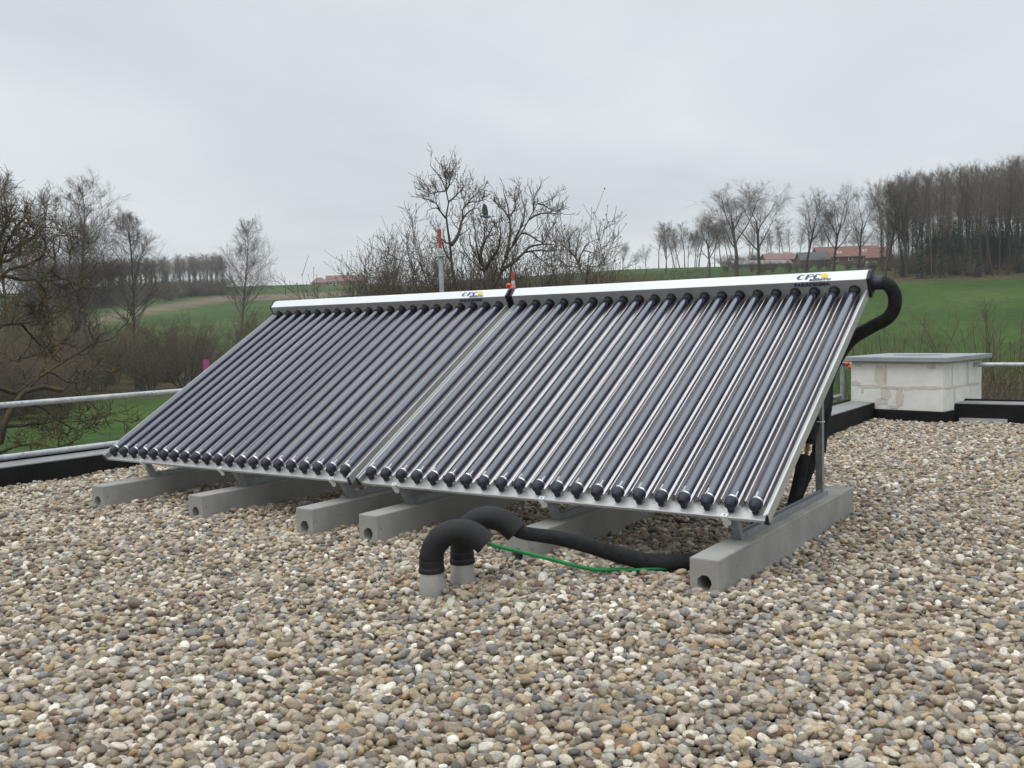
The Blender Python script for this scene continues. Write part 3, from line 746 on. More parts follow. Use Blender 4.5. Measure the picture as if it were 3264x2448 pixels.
def layer(sp_, zoff, zj, smin, smax, keep):
    xs_, ys_ = np.meshgrid(np.arange(-1.235, 9.0, sp_), np.arange(-5.5, 7.115, sp_ * 0.9)); xs_ = xs_.copy(); xs_[::2] += sp_ / 2
    n = xs_.size; x = xs_.ravel() + rng.uniform(-.45, .45, n) * sp_; y = ys_.ravel() + rng.uniform(-.45, .45, n) * sp_
    ok = (x > XL + 0.008) & (y < YF2 - 0.008) & ((y < YF - 0.008) | (x > XR1 + 0.008)) & (rng.random(n) < keep)
    d = np.hypot(x - CAM[0], y - CAM[1])
    ok &= (x < 8.0) & (y > -3.4 - 0.35 * (x + 1.2))
    for bx_, by_ in beams: ok &= ~((x > bx_ - BEAM_W - 0.004) & (x < bx_ + 0.004) & (y > by_ - 0.004) & (y < by_ + BEAM_L + 0.004))
    for px_, py_ in ((3.585, -0.869), (3.605, -0.680)): ok &= np.hypot(x - px_, y - py_) > 0.066
    ca, sa = math.cos(-ch_a), math.sin(-ch_a); lx = ca * (x - 4.254) - sa * (y - 6.751); ly = sa * (x - 4.254) + ca * (y - 6.751)
    ok &= ~((lx > -SB + 0.03) & (lx < -0.03) & (ly > 0.03))
    x, y = x[ok], y[ok]; n = len(x)
    s_ = smin + (smax - smin) * rng.beta(1.7, 3.2, n)
    ax = np.stack([s_ * rng.uniform(0.95, 1.35, n), s_ * rng.uniform(0.75, 1.0, n), s_ * rng.uniform(0.48, 0.8, n)], 1)
    rot = np.stack([rng.normal(0, 0.32, n), rng.normal(0, 0.32, n), rng.uniform(0, 6.283, n)], 1)
    z = lown(x, y) + zoff + rng.uniform(-zj, zj, n)
    return np.stack([x, y, z], 1), rot, ax


Ls = [layer(0.0230, -0.019, 0.006, 0.0105, 0.023, 1.0), layer(0.0300, -0.005, 0.006, 0.010, 0.0245, 0.75), layer(0.052, 0.005, 0.006, 0.011, 0.027, 0.27)]
GP = np.concatenate([l[0] for l in Ls]); GR = np.concatenate([l[1] for l in Ls]); GS = np.concatenate([l[2] for l in Ls])
GI = rng.integers(0, 9, len(GP))


def pebble_mesh(seed):
    bm = bmesh.new(); bmesh.ops.create_icosphere(bm, subdivisions=3, radius=1.0)
    r_ = np.random.default_rng(seed); K = r_.normal(0, 1.0, (7, 3)); phs = r_.uniform(0, 6.28, 7); am = r_.uniform(0.02, 0.085, 7)
    pw = r_.uniform(0.80, 1.05)
    cuts = [(Vector(r_.normal(0, 1, 3)).normalized(), r_.uniform(0.72, 0.95)) for _ in range(3)]
    for v in bm.verts:
        c_ = v.co.copy(); f = 1 + sum(am[i] * math.sin(1.4 * float(K[i] @ np.array(c_)) + phs[i]) for i in range(7))
        c_ = Vector([math.copysign(abs(a) ** pw, a) for a in c_]) * f
        for nn, h_ in cuts:
            d = c_.dot(nn) - h_
            if d > 0: c_ -= nn * d * 0.75
        v.co = c_
    return bm_mesh('pebble', bm, True)


def pebble_mat():
    mt = bpy.data.materials.new('river_pebble'); mt.use_nodes = True; t = mt.node_tree; p = t.nodes['Principled BSDF']
    p.inputs['Roughness'].default_value = 0.72; p.inputs['Specular IOR Level'].default_value = 0.35
    oi = t.nodes.new('ShaderNodeObjectInfo'); ra = t.nodes.new('ShaderNodeValToRGB'); ra.color_ramp.interpolation = 'CONSTANT'
    cols = [((.245, .245, .245), 9), ((.205, .172, .138), 9), ((.345, .285, .205), 10), ((.310, .275, .225), 11), ((.53, .485, .41), 9), ((.62, .59, .54), 7), ((.120, .115, .112), 3), ((.385, .265, .155), 3),
            ((.205, .140, .105), 4), ((.43, .37, .32), 7), ((.245, .225, .18), 9), ((.42, .41, .385), 9), ((.195, .20, .215), 5), ((.45, .375, .265), 8), ((.175, .15, .128), 6), ((.76, .74, .70), 3), ((.36, .31, .25), 10)]
    rr_ = random.Random(4); tot = sum(w_ for _, w_ in cols); e = ra.color_ramp.elements; acc = 0
    for i, (c_, w_) in enumerate(cols):
        if i == 0: e[0].position = 0; e[0].color = (*c_, 1)
        elif i == 1: e[1].position = acc / tot; e[1].color = (*c_, 1)
        else: k_ = e.new(acc / tot); k_.color = (*c_, 1)
        acc += w_
    t.links.new(oi.outputs['Random'], ra.inputs[0])
    co = t.nodes.new('ShaderNodeTexCoord'); ad = t.nodes.new('ShaderNodeVectorMath'); ad.operation = 'ADD'
    ml = t.nodes.new('ShaderNodeMath'); ml.operation = 'MULTIPLY'; ml.inputs[1].default_value = 137.0; t.links.new(oi.outputs['Random'], ml.inputs[0])
    t.links.new(co.outputs['Object'], ad.inputs[0]); t.links.new(ml.outputs[0], ad.inputs[1])
    n1 = t.nodes.new('ShaderNodeTexNoise'); n1.inputs['Scale'].default_value = 1.7; n1.inputs['Detail'].default_value = 6; n1.inputs['Roughness'].default_value = 0.65; t.links.new(ad.outputs[0], n1.inputs['Vector'])
    r2 = t.nodes.new('ShaderNodeValToRGB'); r2.color_ramp.elements[0].position = .28; r2.color_ramp.elements[0].color = (.70, .655, .595, 1); r2.color_ramp.elements[1].position = .72; r2.color_ramp.elements[1].color = (1.36, 1.30, 1.19, 1)
    t.links.new(n1.outputs[0], r2.inputs[0])
    mx = t.nodes.new('ShaderNodeMixRGB'); mx.blend_type = 'MULTIPLY'; mx.inputs[0].default_value = 1; t.links.new(ra.outputs[0], mx.inputs[1]); t.links.new(r2.outputs[0], mx.inputs[2])
    t.links.new(mx.outputs[0], p.inputs['Base Color'])
    n2 = t.nodes.new('ShaderNodeTexNoise'); n2.inputs['Scale'].default_value = 5; n2.inputs['Detail'].default_value = 4; t.links.new(ad.outputs[0], n2.inputs['Vector'])
    bp = t.nodes.new('ShaderNodeBump'); bp.inputs['Distance'].default_value = 0.12; bp.inputs['Strength'].default_value = 0.35; t.links.new(n2.outputs[0], bp.inputs['Height']); t.links.new(bp.outputs[0], p.inputs['Normal'])
    return mt


M['pebble'] = pebble_mat()
peb = [pebble_mesh(i) for i in range(9)]
for p_ in peb: p_.materials.append(M['pebble'])
# the pebbles that show largest stand as objects of their own
d = GP - CAM; zc = d @ AF; px_ = 1632 + (d @ AR) / zc * FOC * 3264; py_ = 1224 - (d @ AU) / zc * FOC * 3264
vis = (zc > 0.5) & (px_ > 30) & (px_ < 3234) & (py_ < 2430) & (py_ > 1000)
score = np.where(vis & (GP[:, 2] - lown(GP[:, 0], GP[:, 1]) > -0.010), GS[:, 0] / zc, 0); near = np.argsort(-score)[:300]
rest = np.ones(len(GP), bool); rest[near] = False
gme = bpy.data.meshes.new('gravel'); gv = GP[rest].astype(np.float32); gme.vertices.add(len(gv)); gme.vertices.foreach_set('co', gv.ravel())
for nm_, tp, ar_ in (('prot', 'FLOAT_VECTOR', GR[rest]), ('pscl', 'FLOAT_VECTOR', GS[rest])):
    a = gme.attributes.new(nm_, tp, 'POINT'); a.data.foreach_set('vector', ar_.astype(np.float32).ravel())
a = gme.attributes.new('pidx', 'INT', 'POINT'); a.data.foreach_set('value', GI[rest].astype(np.int32))
gme.materials.append(M['pebble']); gravel = bpy.data.objects.new('gravel', gme); COL.objects.link(gravel)
tag(gravel, 'rounded multicoloured river gravel covering the flat roof', 'gravel', kind='stuff')
pebs = []
for n_, i in enumerate(near):
    o = bpy.data.objects.new('pebble', peb[GI[i]]); o.location = GP[i]; o.rotation_euler = GR[i]; o.scale = GS[i]; COL.objects.link(o); o.parent = gravel; pebs.append((GI[i], o))
proto = [next(o for g, o in pebs if g == k_) for k_ in range(9)]
ng = bpy.data.node_groups.new('pebble_scatter', 'GeometryNodeTree')
ng.interface.new_socket('Geometry', in_out='INPUT', socket_type='NodeSocketGeometry'); ng.interface.new_socket('Geometry', in_out='OUTPUT', socket_type='NodeSocketGeometry')
gi, go = ng.nodes.new('NodeGroupInput'), ng.nodes.new('NodeGroupOutput'); iop = ng.nodes.new('GeometryNodeInstanceOnPoints'); jn = ng.nodes.new('GeometryNodeJoinGeometry')
m2p = ng.nodes.new('GeometryNodeMeshToPoints')


def gattr(nm_, dt):
    n_ = ng.nodes.new('GeometryNodeInputNamedAttribute'); n_.data_type = dt; n_.inputs['Name'].default_value = nm_; return n_.outputs[0]


for k_ in range(8, -1, -1):
    oi = ng.nodes.new('GeometryNodeObjectInfo'); oi.inputs['Object'].default_value = proto[k_]; oi.transform_space = 'ORIGINAL'
    g2 = ng.nodes.new('GeometryNodeGeometryToInstance'); ng.links.new(oi.outputs['Geometry'], g2.inputs[0]); ng.links.new(g2.outputs[0], jn.inputs[0])
ng.links.new(gi.outputs[0], m2p.inputs[0]); ng.links.new(m2p.outputs[0], iop.inputs['Points']); ng.links.new(jn.outputs[0], iop.inputs['Instance'])
iop.inputs['Pick Instance'].default_value = True
e2r = ng.nodes.new('FunctionNodeEulerToRotation'); ng.links.new(gattr('prot', 'FLOAT_VECTOR'), e2r.inputs[0]); ng.links.new(e2r.outputs[0], iop.inputs['Rotation'])
ng.links.new(gattr('pscl', 'FLOAT_VECTOR'), iop.inputs['Scale']); ng.links.new(gattr('pidx', 'INT'), iop.inputs['Instance Index'])
ng.links.new(iop.outputs[0], go.inputs[0])
gm = gravel.modifiers.new('scatter', 'NODES'); gm.node_group = ng
# ==TREES==

# ------------------------------------------------------------------ trees
def nrm(a): return a / (np.linalg.norm(a, axis=-1, keepdims=True) + 1e-12)


def grow(P, D, L, seg, wob, up, r_):
    pts = [P]; d = nrm(D); dirs = [d]
    for k_ in range(seg):
        d = nrm(d + r_.normal(0, 1, d.shape) * wob + np.array([0, 0, 1.0]) * up)
        P = P + d * (L / seg)[:, None]; pts.append(P); dirs.append(d)
    return np.stack(pts, 1), np.stack(dirs, 1)


def grow_tree(seed, roots, specs, limbs=None):
    """roots: (P,D,L,R, seg, sides, wob, up, tip); specs: child levels. Returns a list of (verts, quads) by level."""
    r_ = np.random.default_rng(seed); P, D, L, R, seg, sides, wob, up, tip = roots
    P, D, L, R = (np.asarray(a, float) for a in (P, D, L, R)); outl = []
    if limbs is None:
        pts, dirs = grow(P, D, L, seg, wob, up, r_)
        tt = np.linspace(0, 1, seg + 1); rad = R[:, None] * (1 - (1 - tip) * tt[None, :] ** 0.85)
    else:
        pts, rad = limbs; dirs = nrm(np.gradient(pts, axis=1)); L = np.linalg.norm(np.diff(pts, axis=1), axis=2).sum(1)
    outl.append(tube_arrays(pts, rad, sides))
    for sp in specs:
        n = len(L); cnt = np.maximum(1, r_.poisson(sp['n'], n)) if sp.get('rand', True) else np.full(n, sp['n'])
        own = np.repeat(np.arange(n), cnt); k_ = np.concatenate([np.arange(c_) for c_ in cnt]); m_ = len(own)
        t = sp['t0'] + (sp['t1'] - sp['t0']) * (k_ + r_.random(m_)) / cnt[own]
        if sp.get('tip_child'): t = np.where(k_ == cnt[own] - 1, 1.0, t)
        f = t * (pts.shape[1] - 1); i0 = np.minimum(f.astype(int), pts.shape[1] - 2); fr = (f - i0)[:, None]
        p0 = pts[own, i0] * (1 - fr) + pts[own, i0 + 1] * fr; d0 = nrm(dirs[own, i0] * (1 - fr) + dirs[own, i0 + 1] * fr)
        r0 = rad[own, i0] * (1 - fr[:, 0]) + rad[own, i0 + 1] * fr[:, 0]
        a = np.radians(r_.normal(sp['ang'], sp.get('asd', 8), m_)); az_ = k_ * 2.39996 + r_.uniform(0, 6.28, n)[own] + r_.normal(0, 0.3, m_)
        ref = np.where(np.abs(d0[:, 2:3]) > 0.9, np.array([[1.0, 0, 0]]), np.array([[0, 0, 1.0]])); u = nrm(np.cross(d0, ref)); v = np.cross(d0, u)
        d1 = d0 * np.cos(a)[:, None] + (u * np.cos(az_)[:, None] + v * np.sin(az_)[:, None]) * np.sin(a)[:, None]
        ln = sp['len'](t, L[own]) * np.clip(r_.normal(1, sp.get('lsd', 0.22), m_), 0.4, 1.7)
        R1 = np.maximum(np.minimum(r0 * sp['r'], r0), sp.get('rmin', 0.004))
        P, D, L, R = p0, d1, ln, R1; seg = sp['seg']
        pts, dirs = grow(P, D, L, seg, sp['wob'], sp['up'], r_)
        tt = np.linspace(0, 1, seg + 1); rad = np.maximum(R[:, None] * (1 - (1 - sp.get('tip', 0.2)) * tt[None, :] ** 0.85), sp.get('rmin', 0.004) * 0.6)
        outl.append(tube_arrays(pts, rad, sp['sides']))
    return outl, pts


def join_geo(gs):
    V_, Q_, o_ = [], [], 0
    for v, q_ in gs: V_.append(v); Q_.append(q_ + o_); o_ += len(v)
    return np.concatenate(V_), np.concatenate(Q_)


def one(p_=(0, 0, 0), d_=(0, 0, 1)): return np.array([p_], float), np.array([d_], float)


def leaf_quads(cent, size, r_):
    n = len(cent); a = nrm(r_.normal(0, 1, (n, 3))); b = nrm(np.cross(a, r_.normal(0, 1, (n, 3)))); s_ = size * r_.uniform(0.6, 1.3, n)[:, None]
    V_ = np.stack([cent - a * s_, cent + b * s_ * 0.7, cent + a * s_, cent - b * s_ * 0.7], 1).reshape(-1, 3)
    return V_, np.arange(n * 4).reshape(-1, 4)


def proto(kind, seed):
    """(height, trunk mesh, crown mesh, ivy mesh or None)"""
    r_ = np.random.default_rng(seed + 100); ivy = None
    if kind == 'poplar':
        H = 20.0; P, D = one(d_=(r_.normal(0, .02), r_.normal(0, .02), 1))
        G, _ = grow_tree(seed, (P, D, [H * 0.97], [0.24], 14, 8, 0.025, 0.02, 0.08), [
            dict(n=54, rand=False, t0=.32, t1=.985, ang=46, asd=7, len=lambda t, L: H * (0.31 * np.clip((1.04 - t) / .72, 0, 1) ** .8 + .03), r=.45, rmin=.02, seg=6, sides=4, wob=.05, up=.06),
            dict(n=9, t0=.2, t1=.97, ang=36, asd=9, len=lambda t, L: L * .42 * (1.15 - .6 * t), r=.5, rmin=.012, seg=4, sides=3, wob=.08, up=.07),
            dict(n=6, t0=.15, t1=1, ang=35, asd=10, len=lambda t, L: L * .5, r=.6, rmin=.009, seg=3, sides=3, wob=.1, up=.06),
            dict(n=2.6, t0=.2, t1=1, ang=34, asd=12, len=lambda t, L: L * .6 + .12, r=.7, rmin=.007, seg=2, sides=3, wob=.12, up=.05)])
        tr, cr_ = G[:1], G[1:]
    elif kind == 'spread':
        H = 20.0; P, D = one(d_=(r_.normal(0, .06), r_.normal(0, .06), 1)); k1 = int(r_.integers(6, 9))
        G, _ = grow_tree(seed, (P, D, [H * 0.60], [0.36], 9, 8, 0.05, 0.02, 0.42), [
            dict(n=k1, rand=False, t0=.42, t1=1.0, tip_child=True, ang=33, asd=9, len=lambda t, L: H * .50 * (1.10 - .42 * t), lsd=.12, r=.62, rmin=.04, seg=8, sides=6, wob=.09, up=.085),
            dict(n=9, t0=.22, t1=1, tip_child=True, ang=40, asd=10, len=lambda t, L: L * .46 * (1.2 - .6 * t), r=.5, rmin=.025, seg=5, sides=4, wob=.10, up=.06),
            dict(n=8, t0=.15, t1=1, ang=40, asd=12, len=lambda t, L: L * .45, r=.5, rmin=.014, seg=4, sides=3, wob=.12, up=.05),
            dict(n=5, t0=.15, t1=1, ang=38, asd=12, len=lambda t, L: L * .52, r=.6, rmin=.010, seg=3, sides=3, wob=.13, up=.04),
            dict(n=1.6, t0=.3, t1=1, ang=36, asd=12, len=lambda t, L: L * .6 + .15, r=.7, rmin=.009, seg=2, sides=3, wob=.13, up=.04)])
        tr, cr_ = G[:2], G[2:]
    elif kind == 'wood':
        H = 23.0; P, D = one(d_=(r_.normal(0, .03), r_.normal(0, .03), 1))
        G, _ = grow_tree(seed, (P, D, [H * 0.96], [0.20], 10, 6, 0.03, 0.02, 0.12), [
            dict(n=30, rand=False, t0=.38, t1=.99, ang=34, asd=8, len=lambda t, L: H * (.20 * np.clip((1.08 - t) / .6, .1, 1) ** .6), r=.42, rmin=.025, seg=5, sides=4, wob=.07, up=.10),
            dict(n=8, t0=.2, t1=1, ang=34, asd=10, len=lambda t, L: L * .42, r=.5, rmin=.016, seg=3, sides=3, wob=.1, up=.08),
            dict(n=6, t0=.2, t1=1, ang=34, asd=12, len=lambda t, L: L * .55, r=.6, rmin=.013, seg=2, sides=3, wob=.12, up=.06)])
        tr, cr_ = G[:1], G[1:]
        n = 1300; hh = r_.beta(1.1, 1.25, n) * H * r_.uniform(.5, .68); aa = r_.uniform(0, 6.28, n); rr_ = (0.22 + r_.gamma(2.0, .16, n)) * (1.15 - hh / H)
        ivy = leaf_quads(np.stack([rr_ * np.cos(aa), rr_ * np.sin(aa), hh], 1), 0.15, r_)
    elif kind == 'near':
        H = 11.0; P, D = one(d_=(r_.normal(0, .10), r_.normal(0, .10), 1))
        G, pe = grow_tree(seed, (P, D, [H * 0.84], [0.15], 12, 8, 0.075, 0.03, 0.14), [
            dict(n=13, rand=False, t0=.24, t1=.98, ang=52, asd=11, len=lambda t, L: H * .36 * (1.15 - .75 * t), r=.55, rmin=.02, seg=8, sides=6, wob=.10, up=.13),
            dict(n=6, t0=.2, t1=1, ang=46, asd=12, len=lambda t, L: L * .50 * (1.2 - .6 * t), r=.5, rmin=.012, seg=5, sides=4, wob=.10, up=.16),
            dict(n=4.5, t0=.15, t1=1, ang=42, asd=14, len=lambda t, L: L * .55 + .1, r=.6, rmin=.0085, seg=4, sides=3, wob=.10, up=.16, tip=.6),
            dict(n=2.2, t0=.25, t1=1, ang=40, asd=14, len=lambda t, L: L * .5 + .08, r=.75, rmin=.0075, seg=3, sides=3, wob=.10, up=.16, tip=.9)])
        G.append(leaf_quads(pe[:, -1], .028, r_)); G.append(leaf_quads(pe[:, -1], .028, r_)); G.append(leaf_quads(pe[:, 2], .02, r_))
        tr, cr_ = G[:1], G[1:]
    elif kind == 'thicket':
        H = 7.0; n = 9; aa = np.arange(n) * 2.4; D = np.stack([np.cos(aa) * .42, np.sin(aa) * .42, np.ones(n)], 1) + r_.normal(0, .10, (n, 3)); P = np.stack([np.cos(aa) * .25, np.sin(aa) * .25, aa * 0], 1)
        G, pe = grow_tree(seed, (P, D, H * r_.uniform(.62, .95, n), np.full(n, .055), 9, 5, .07, .04, .2), [
            dict(n=14, t0=.15, t1=1, ang=38, asd=12, len=lambda t, L: L * .34 * (1.2 - .7 * t), r=.55, rmin=.010, seg=5, sides=4, wob=.10, up=.14),
            dict(n=7, t0=.15, t1=1, ang=38, asd=14, len=lambda t, L: L * .45, r=.6, rmin=.0075, seg=4, sides=3, wob=.10, up=.14),
            dict(n=3, t0=.15, t1=1, ang=38, asd=14, len=lambda t, L: L * .55 + .06, r=.7, rmin=.0065, seg=3, sides=3, wob=.10, up=.12, tip=.7)])
        G.append(leaf_quads(pe[:, -1], .022, r_))
        tr, cr_ = G[:1], G[1:]
    elif kind == 'shrub':
        H = 5.0; n = 16; aa = np.arange(n) * 2.4; D = np.stack([np.cos(aa) * .4, np.sin(aa) * .4, np.ones(n)], 1) + r_.normal(0, .15, (n, 3)); P = np.stack([np.cos(aa), np.sin(aa), aa * 0], 1) * (.12 * np.sqrt(np.arange(n)))[:, None]
        G, pe = grow_tree(seed, (P, D, H * r_.uniform(.5, .97, n), np.full(n, .035), 7, 4, .08, .05, .2), [
            dict(n=11, t0=.08, t1=1, ang=36, asd=12, len=lambda t, L: L * .34 * (1.2 - .6 * t), r=.55, rmin=.012, seg=4, sides=3, wob=.10, up=.08),
            dict(n=6, t0=.1, t1=1, ang=38, asd=14, len=lambda t, L: L * .5, r=.6, rmin=.010, seg=3, sides=3, wob=.12, up=.06),
            dict(n=2.2, t0=.1, t1=1, ang=38, asd=14, len=lambda t, L: L * .6, r=.7, rmin=.009, seg=2, sides=3, wob=.12, up=.05)])
        tr, cr_ = G[:1], G[1:]
    elif kind == 'sapling':
        H = 5.5; n = 18; aa = np.arange(n) * 2.4; D = np.stack([np.cos(aa) * .2, np.sin(aa) * .2, np.ones(n)], 1) + r_.normal(0, .06, (n, 3)); P = np.stack([np.cos(aa), np.sin(aa), aa * 0], 1) * (.16 * np.sqrt(np.arange(n)))[:, None]
        G, pe = grow_tree(seed, (P, D, H * r_.uniform(.6, .98, n), np.full(n, .024), 8, 4, .04, .03, .2), [
            dict(n=9, t0=.2, t1=1, ang=30, asd=9, len=lambda t, L: L * .26 * (1.2 - .7 * t), r=.5, rmin=.009, seg=4, sides=3, wob=.07, up=.10),
            dict(n=4, t0=.15, t1=1, ang=32, asd=12, len=lambda t, L: L * .5, r=.65, rmin=.0055, seg=3, sides=3, wob=.08, up=.08)])
        tr, cr_ = G[:1], G[1:]
    elif kind == 'gnarled':
        H = 6.6; P, D = one(d_=(.10, .0, 1))
        G, pe = grow_tree(seed, (P, D, [H * .62], [.17], 8, 9, .10, .03, .5), [
            dict(n=9, rand=False, t0=.30, t1=1, tip_child=True, ang=60, asd=14, len=lambda t, L: 2.9 * (1.15 - .35 * t), lsd=.15, r=.58, rmin=.03, seg=11, sides=7, wob=.20, up=.035),
            dict(n=8, t0=.15, t1=1, tip_child=True, ang=55, asd=16, len=lambda t, L: L * .50 * (1.2 - .5 * t), r=.55, rmin=.014, seg=8, sides=5, wob=.20, up=.05),
            dict(n=6, t0=.12, t1=1, ang=52, asd=16, len=lambda t, L: L * .46, r=.6, rmin=.008, seg=6, sides=4, wob=.20, up=.06),
            dict(n=3.2, t0=.15, t1=1, ang=50, asd=18, len=lambda t, L: L * .5 + .03, r=.65, rmin=.0050, seg=4, sides=3, wob=.18, up=.07, tip=.7)])
        tr, cr_ = G[:2], G[2:]
    elif kind == 'leaning':
        H = 9.0; P, D = one(d_=(-.38, 0, 1))
        G, pe = grow_tree(seed, (P, D, [H * .45], [.30], 7, 8, .05, .0, .6), [
            dict(n=9, rand=False, t0=.45, t1=1, tip_child=True, ang=52, asd=12, len=lambda t, L: H * .48, r=.55, rmin=.04, seg=8, sides=5, wob=.12, up=.06),
            dict(n=9, t0=.15, t1=1, tip_child=True, ang=44, asd=12, len=lambda t, L: L * .42, r=.5, rmin=.018, seg=5, sides=4, wob=.14, up=.04),
            dict(n=7, t0=.1, t1=1, ang=44, asd=14, len=lambda t, L: L * .5, r=.55, rmin=.010, seg=4, sides=3, wob=.15, up=.03),
            dict(n=3.5, t0=.1, t1=1, ang=40, asd=14, len=lambda t, L: L * .55, r=.6, rmin=.008, seg=3, sides=3, wob=.15, up=.03)])
        tr, cr_ = G[:2], G[2:]
    tv, tq = join_geo(tr); cv, cq = join_geo(cr_)
    H = float(max(tv[:, 2].max(), np.percentile(cv[:, 2], 99.8)))
    r = (H, mesh_np('trunk', tv, tq, smooth=True), mesh_np('crown', cv, cq, smooth=True), mesh_np('ivy', *ivy) if ivy else None)
    return r


_cache = {}
TREE_ID = [0]


def plant(name, kind, seed, px, dist, top, label, group, bark, twig, wid=1.0, ivy=False, rot=None, cat='tree', h=None):
    key = (kind, seed)
    if key not in _cache: _cache[key] = proto(kind, seed)
    H, tm, cm, im = _cache[key]
    b_ = spot(px, dist); z1 = top_z(px, top, dist) if h is None else b_[2] + h; s_ = (z1 - b_[2]) / H
    o = empty(name, (b_[0], b_[1], b_[2] - 0.05)); o.scale = (s_ * wid, s_ * wid, s_)
    TREE_ID[0] += 1; o.rotation_euler = (0, 0, rot if rot is not None else (TREE_ID[0] * 2.39996) % 6.283)
    tag(o, label, cat, group)

    def part(nm_, me_, mt_):
        q_ = bpy.data.objects.new(nm_, me_); COL.objects.link(q_); q_.parent = o
        if len(me_.materials) == 0: me_.materials.append(mt_)
        q_.material_slots[0].link = 'OBJECT'; q_.material_slots[0].material = mt_
        return q_
    part('trunk', tm, bark); part('crown', cm, twig)
    if ivy and im: part('ivy', im, M['ivy'])
    return o


def limb_tree(name, label, dist, base_px, limbs, spec, bark, twig, seed, thin=1.0):
    """a tree whose main limbs follow measured courses; finer branches grow from them"""
    r_ = np.random.default_rng(seed); b_ = spot(base_px, dist); known = []; PT_, RD_ = [], []
    for li, (r0, r1, px) in enumerate(limbs):
        px = np.array(px, float)
        if not known: d0 = dist; k0 = 0.0
        else:
            a_ = np.array(known); j = np.argmin(np.hypot(a_[:, 0] - px[0, 0], a_[:, 1] - px[0, 1])); d0 = a_[j, 2]; k0 = r_.choice([-1, 1]) * r_.uniform(.25, .75)
        ext = np.concatenate([[0], np.cumsum(np.hypot(*np.diff(px, axis=0).T))]) / 3087.0 * dist
        dd = d0 + k0 * ext + (np.sin(ext * 1.7 + li) - math.sin(li)) * 0.12 * (dist / 30) * (len(known) > 0)
        W_ = [at_dist(u, v, w_) for (u, v), w_ in zip(px, dd)]
        for (u, v), w_ in zip(px, dd): known.append((u, v, w_))
        if li == 0: W_ = [b_ + np.array([0, 0, -.1])] + W_
        c_ = catmull(W_, 6); c_ += r_.normal(0, (.0012 if dist < 20 else .0006) * dist / 13, c_.shape) * (np.arange(len(c_)) > 0)[:, None]
        t_ = np.concatenate([[0], np.cumsum(np.linalg.norm(np.diff(c_, axis=0), axis=1))]); tt = np.linspace(0, t_[-1], 25)
        PT_.append(np.stack([np.interp(tt, t_, c_[:, k_]) for k_ in range(3)], 1) - b_); RD_.append(r0 + (r1 - r0) * np.linspace(0, 1, 25) ** .8)
    RD_ = [a_ * thin for a_ in RD_]; z_ = np.zeros(1); pts = np.array(PT_); rad = np.array(RD_)
    G, pe = grow_tree(seed, (z_, z_, z_, z_, 24, 8, 0, 0, 0), spec, limbs=(pts, rad))
    if dist < 60:
        for sz in (.017, .017): G.append(leaf_quads(pe[:, -1], sz * dist / 31, r_))
    o = empty(name, b_); tag(o, label, 'tree')
    obj('trunk', mesh_np('trunk', *G[0], smooth=True), bark, o); cv, cq = join_geo(G[1:]); obj('crown', mesh_np('crown', cv, cq, smooth=True), twig, o)
    return o


def zc(ox, oy, k_, pts): return [(ox + x / k_, oy + y / k_) for x, y in pts]


za = lambda *p_: zc(1300, 500, 3.686, p_)
TALL = [(.17, .012, za((560, 1660), (530, 1400), (505, 1150), (490, 980), (460, 800), (445, 720), (480, 600), (470, 470), (455, 400), (420, 330), (385, 250), (350, 170), (265, 105))),
        (.045, .008, za((445, 720), (380, 640), (330, 600), (235, 625))), (.035, .008, za((380, 640), (350, 570), (300, 530), (200, 485))),
        (.04, .008, za((475, 530), (540, 480), (600, 420), (650, 350), (660, 300))), (.085, .010, za((510, 1035), (570, 960), (610, 860), (630, 760), (700, 660), (800, 600), (865, 635))),
        (.04, .008, za((640, 720), (650, 610), (720, 540), (830, 520), (915, 500))), (.03, .008, za((690, 560), (740, 500), (790, 450), (860, 385))),
        (.03, .008, za((455, 400), (340, 415), (260, 425), (240, 380))), (.03, .008, za((455, 400), (450, 300), (445, 180))), (.03, .008, za((455, 390), (490, 320), (490, 230), (530, 140))),
        (.04, .008, za((495, 1010), (450, 1010), (390, 970), (280, 1080))), (.05, .01, za((520, 1250), (440, 1120), (380, 950), (300, 820), (265, 770)))]
FAN = [(.19, .012, za((1000, 1640), (1030, 1560), (1090, 1350), (1150, 1180), (1200, 1080), (1280, 980), (1350, 870), (1420, 740), (1480, 630), (1530, 540), (1600, 520), (1665, 505))),
       (.09, .010, za((1150, 1180), (1190, 1000), (1205, 860), (1190, 700), (1170, 560), (1130, 440), (1130, 345))), (.045, .008, za((1420, 740), (1500, 690), (1600, 660), (1700, 665), (1800, 660))),
       (.05, .008, za((1330, 900), (1380, 900), (1450, 930), (1540, 990), (1600, 1000), (1640, 900), (1700, 810))), (.10, .010, za((1100, 1330), (1250, 1230), (1370, 1120), (1430, 1060), (1550, 1030), (1650, 1025), (1840, 1050))),
       (.05, .008, za((1380, 1120), (1560, 1095), (1640, 1105), (1840, 1100))), (.035, .008, za((1450, 1110), (1530, 1180), (1610, 1240), (1660, 1280), (1760, 1310))),
       (.06, .008, za((1230, 1040), (1290, 900), (1350, 780), (1370, 620), (1340, 480), (1330, 410))), (.05, .008, za((1195, 700), (1260, 600), (1275, 480), (1270, 420))), (.05, .008, za((1480, 630), (1480, 540), (1490, 450))),
       (.05, .008, za((1190, 720), (1120, 620), (1050, 560), (1010, 505))), (.04, .008, za((1530, 550), (1600, 570), (1680, 620), (1750, 630)))]
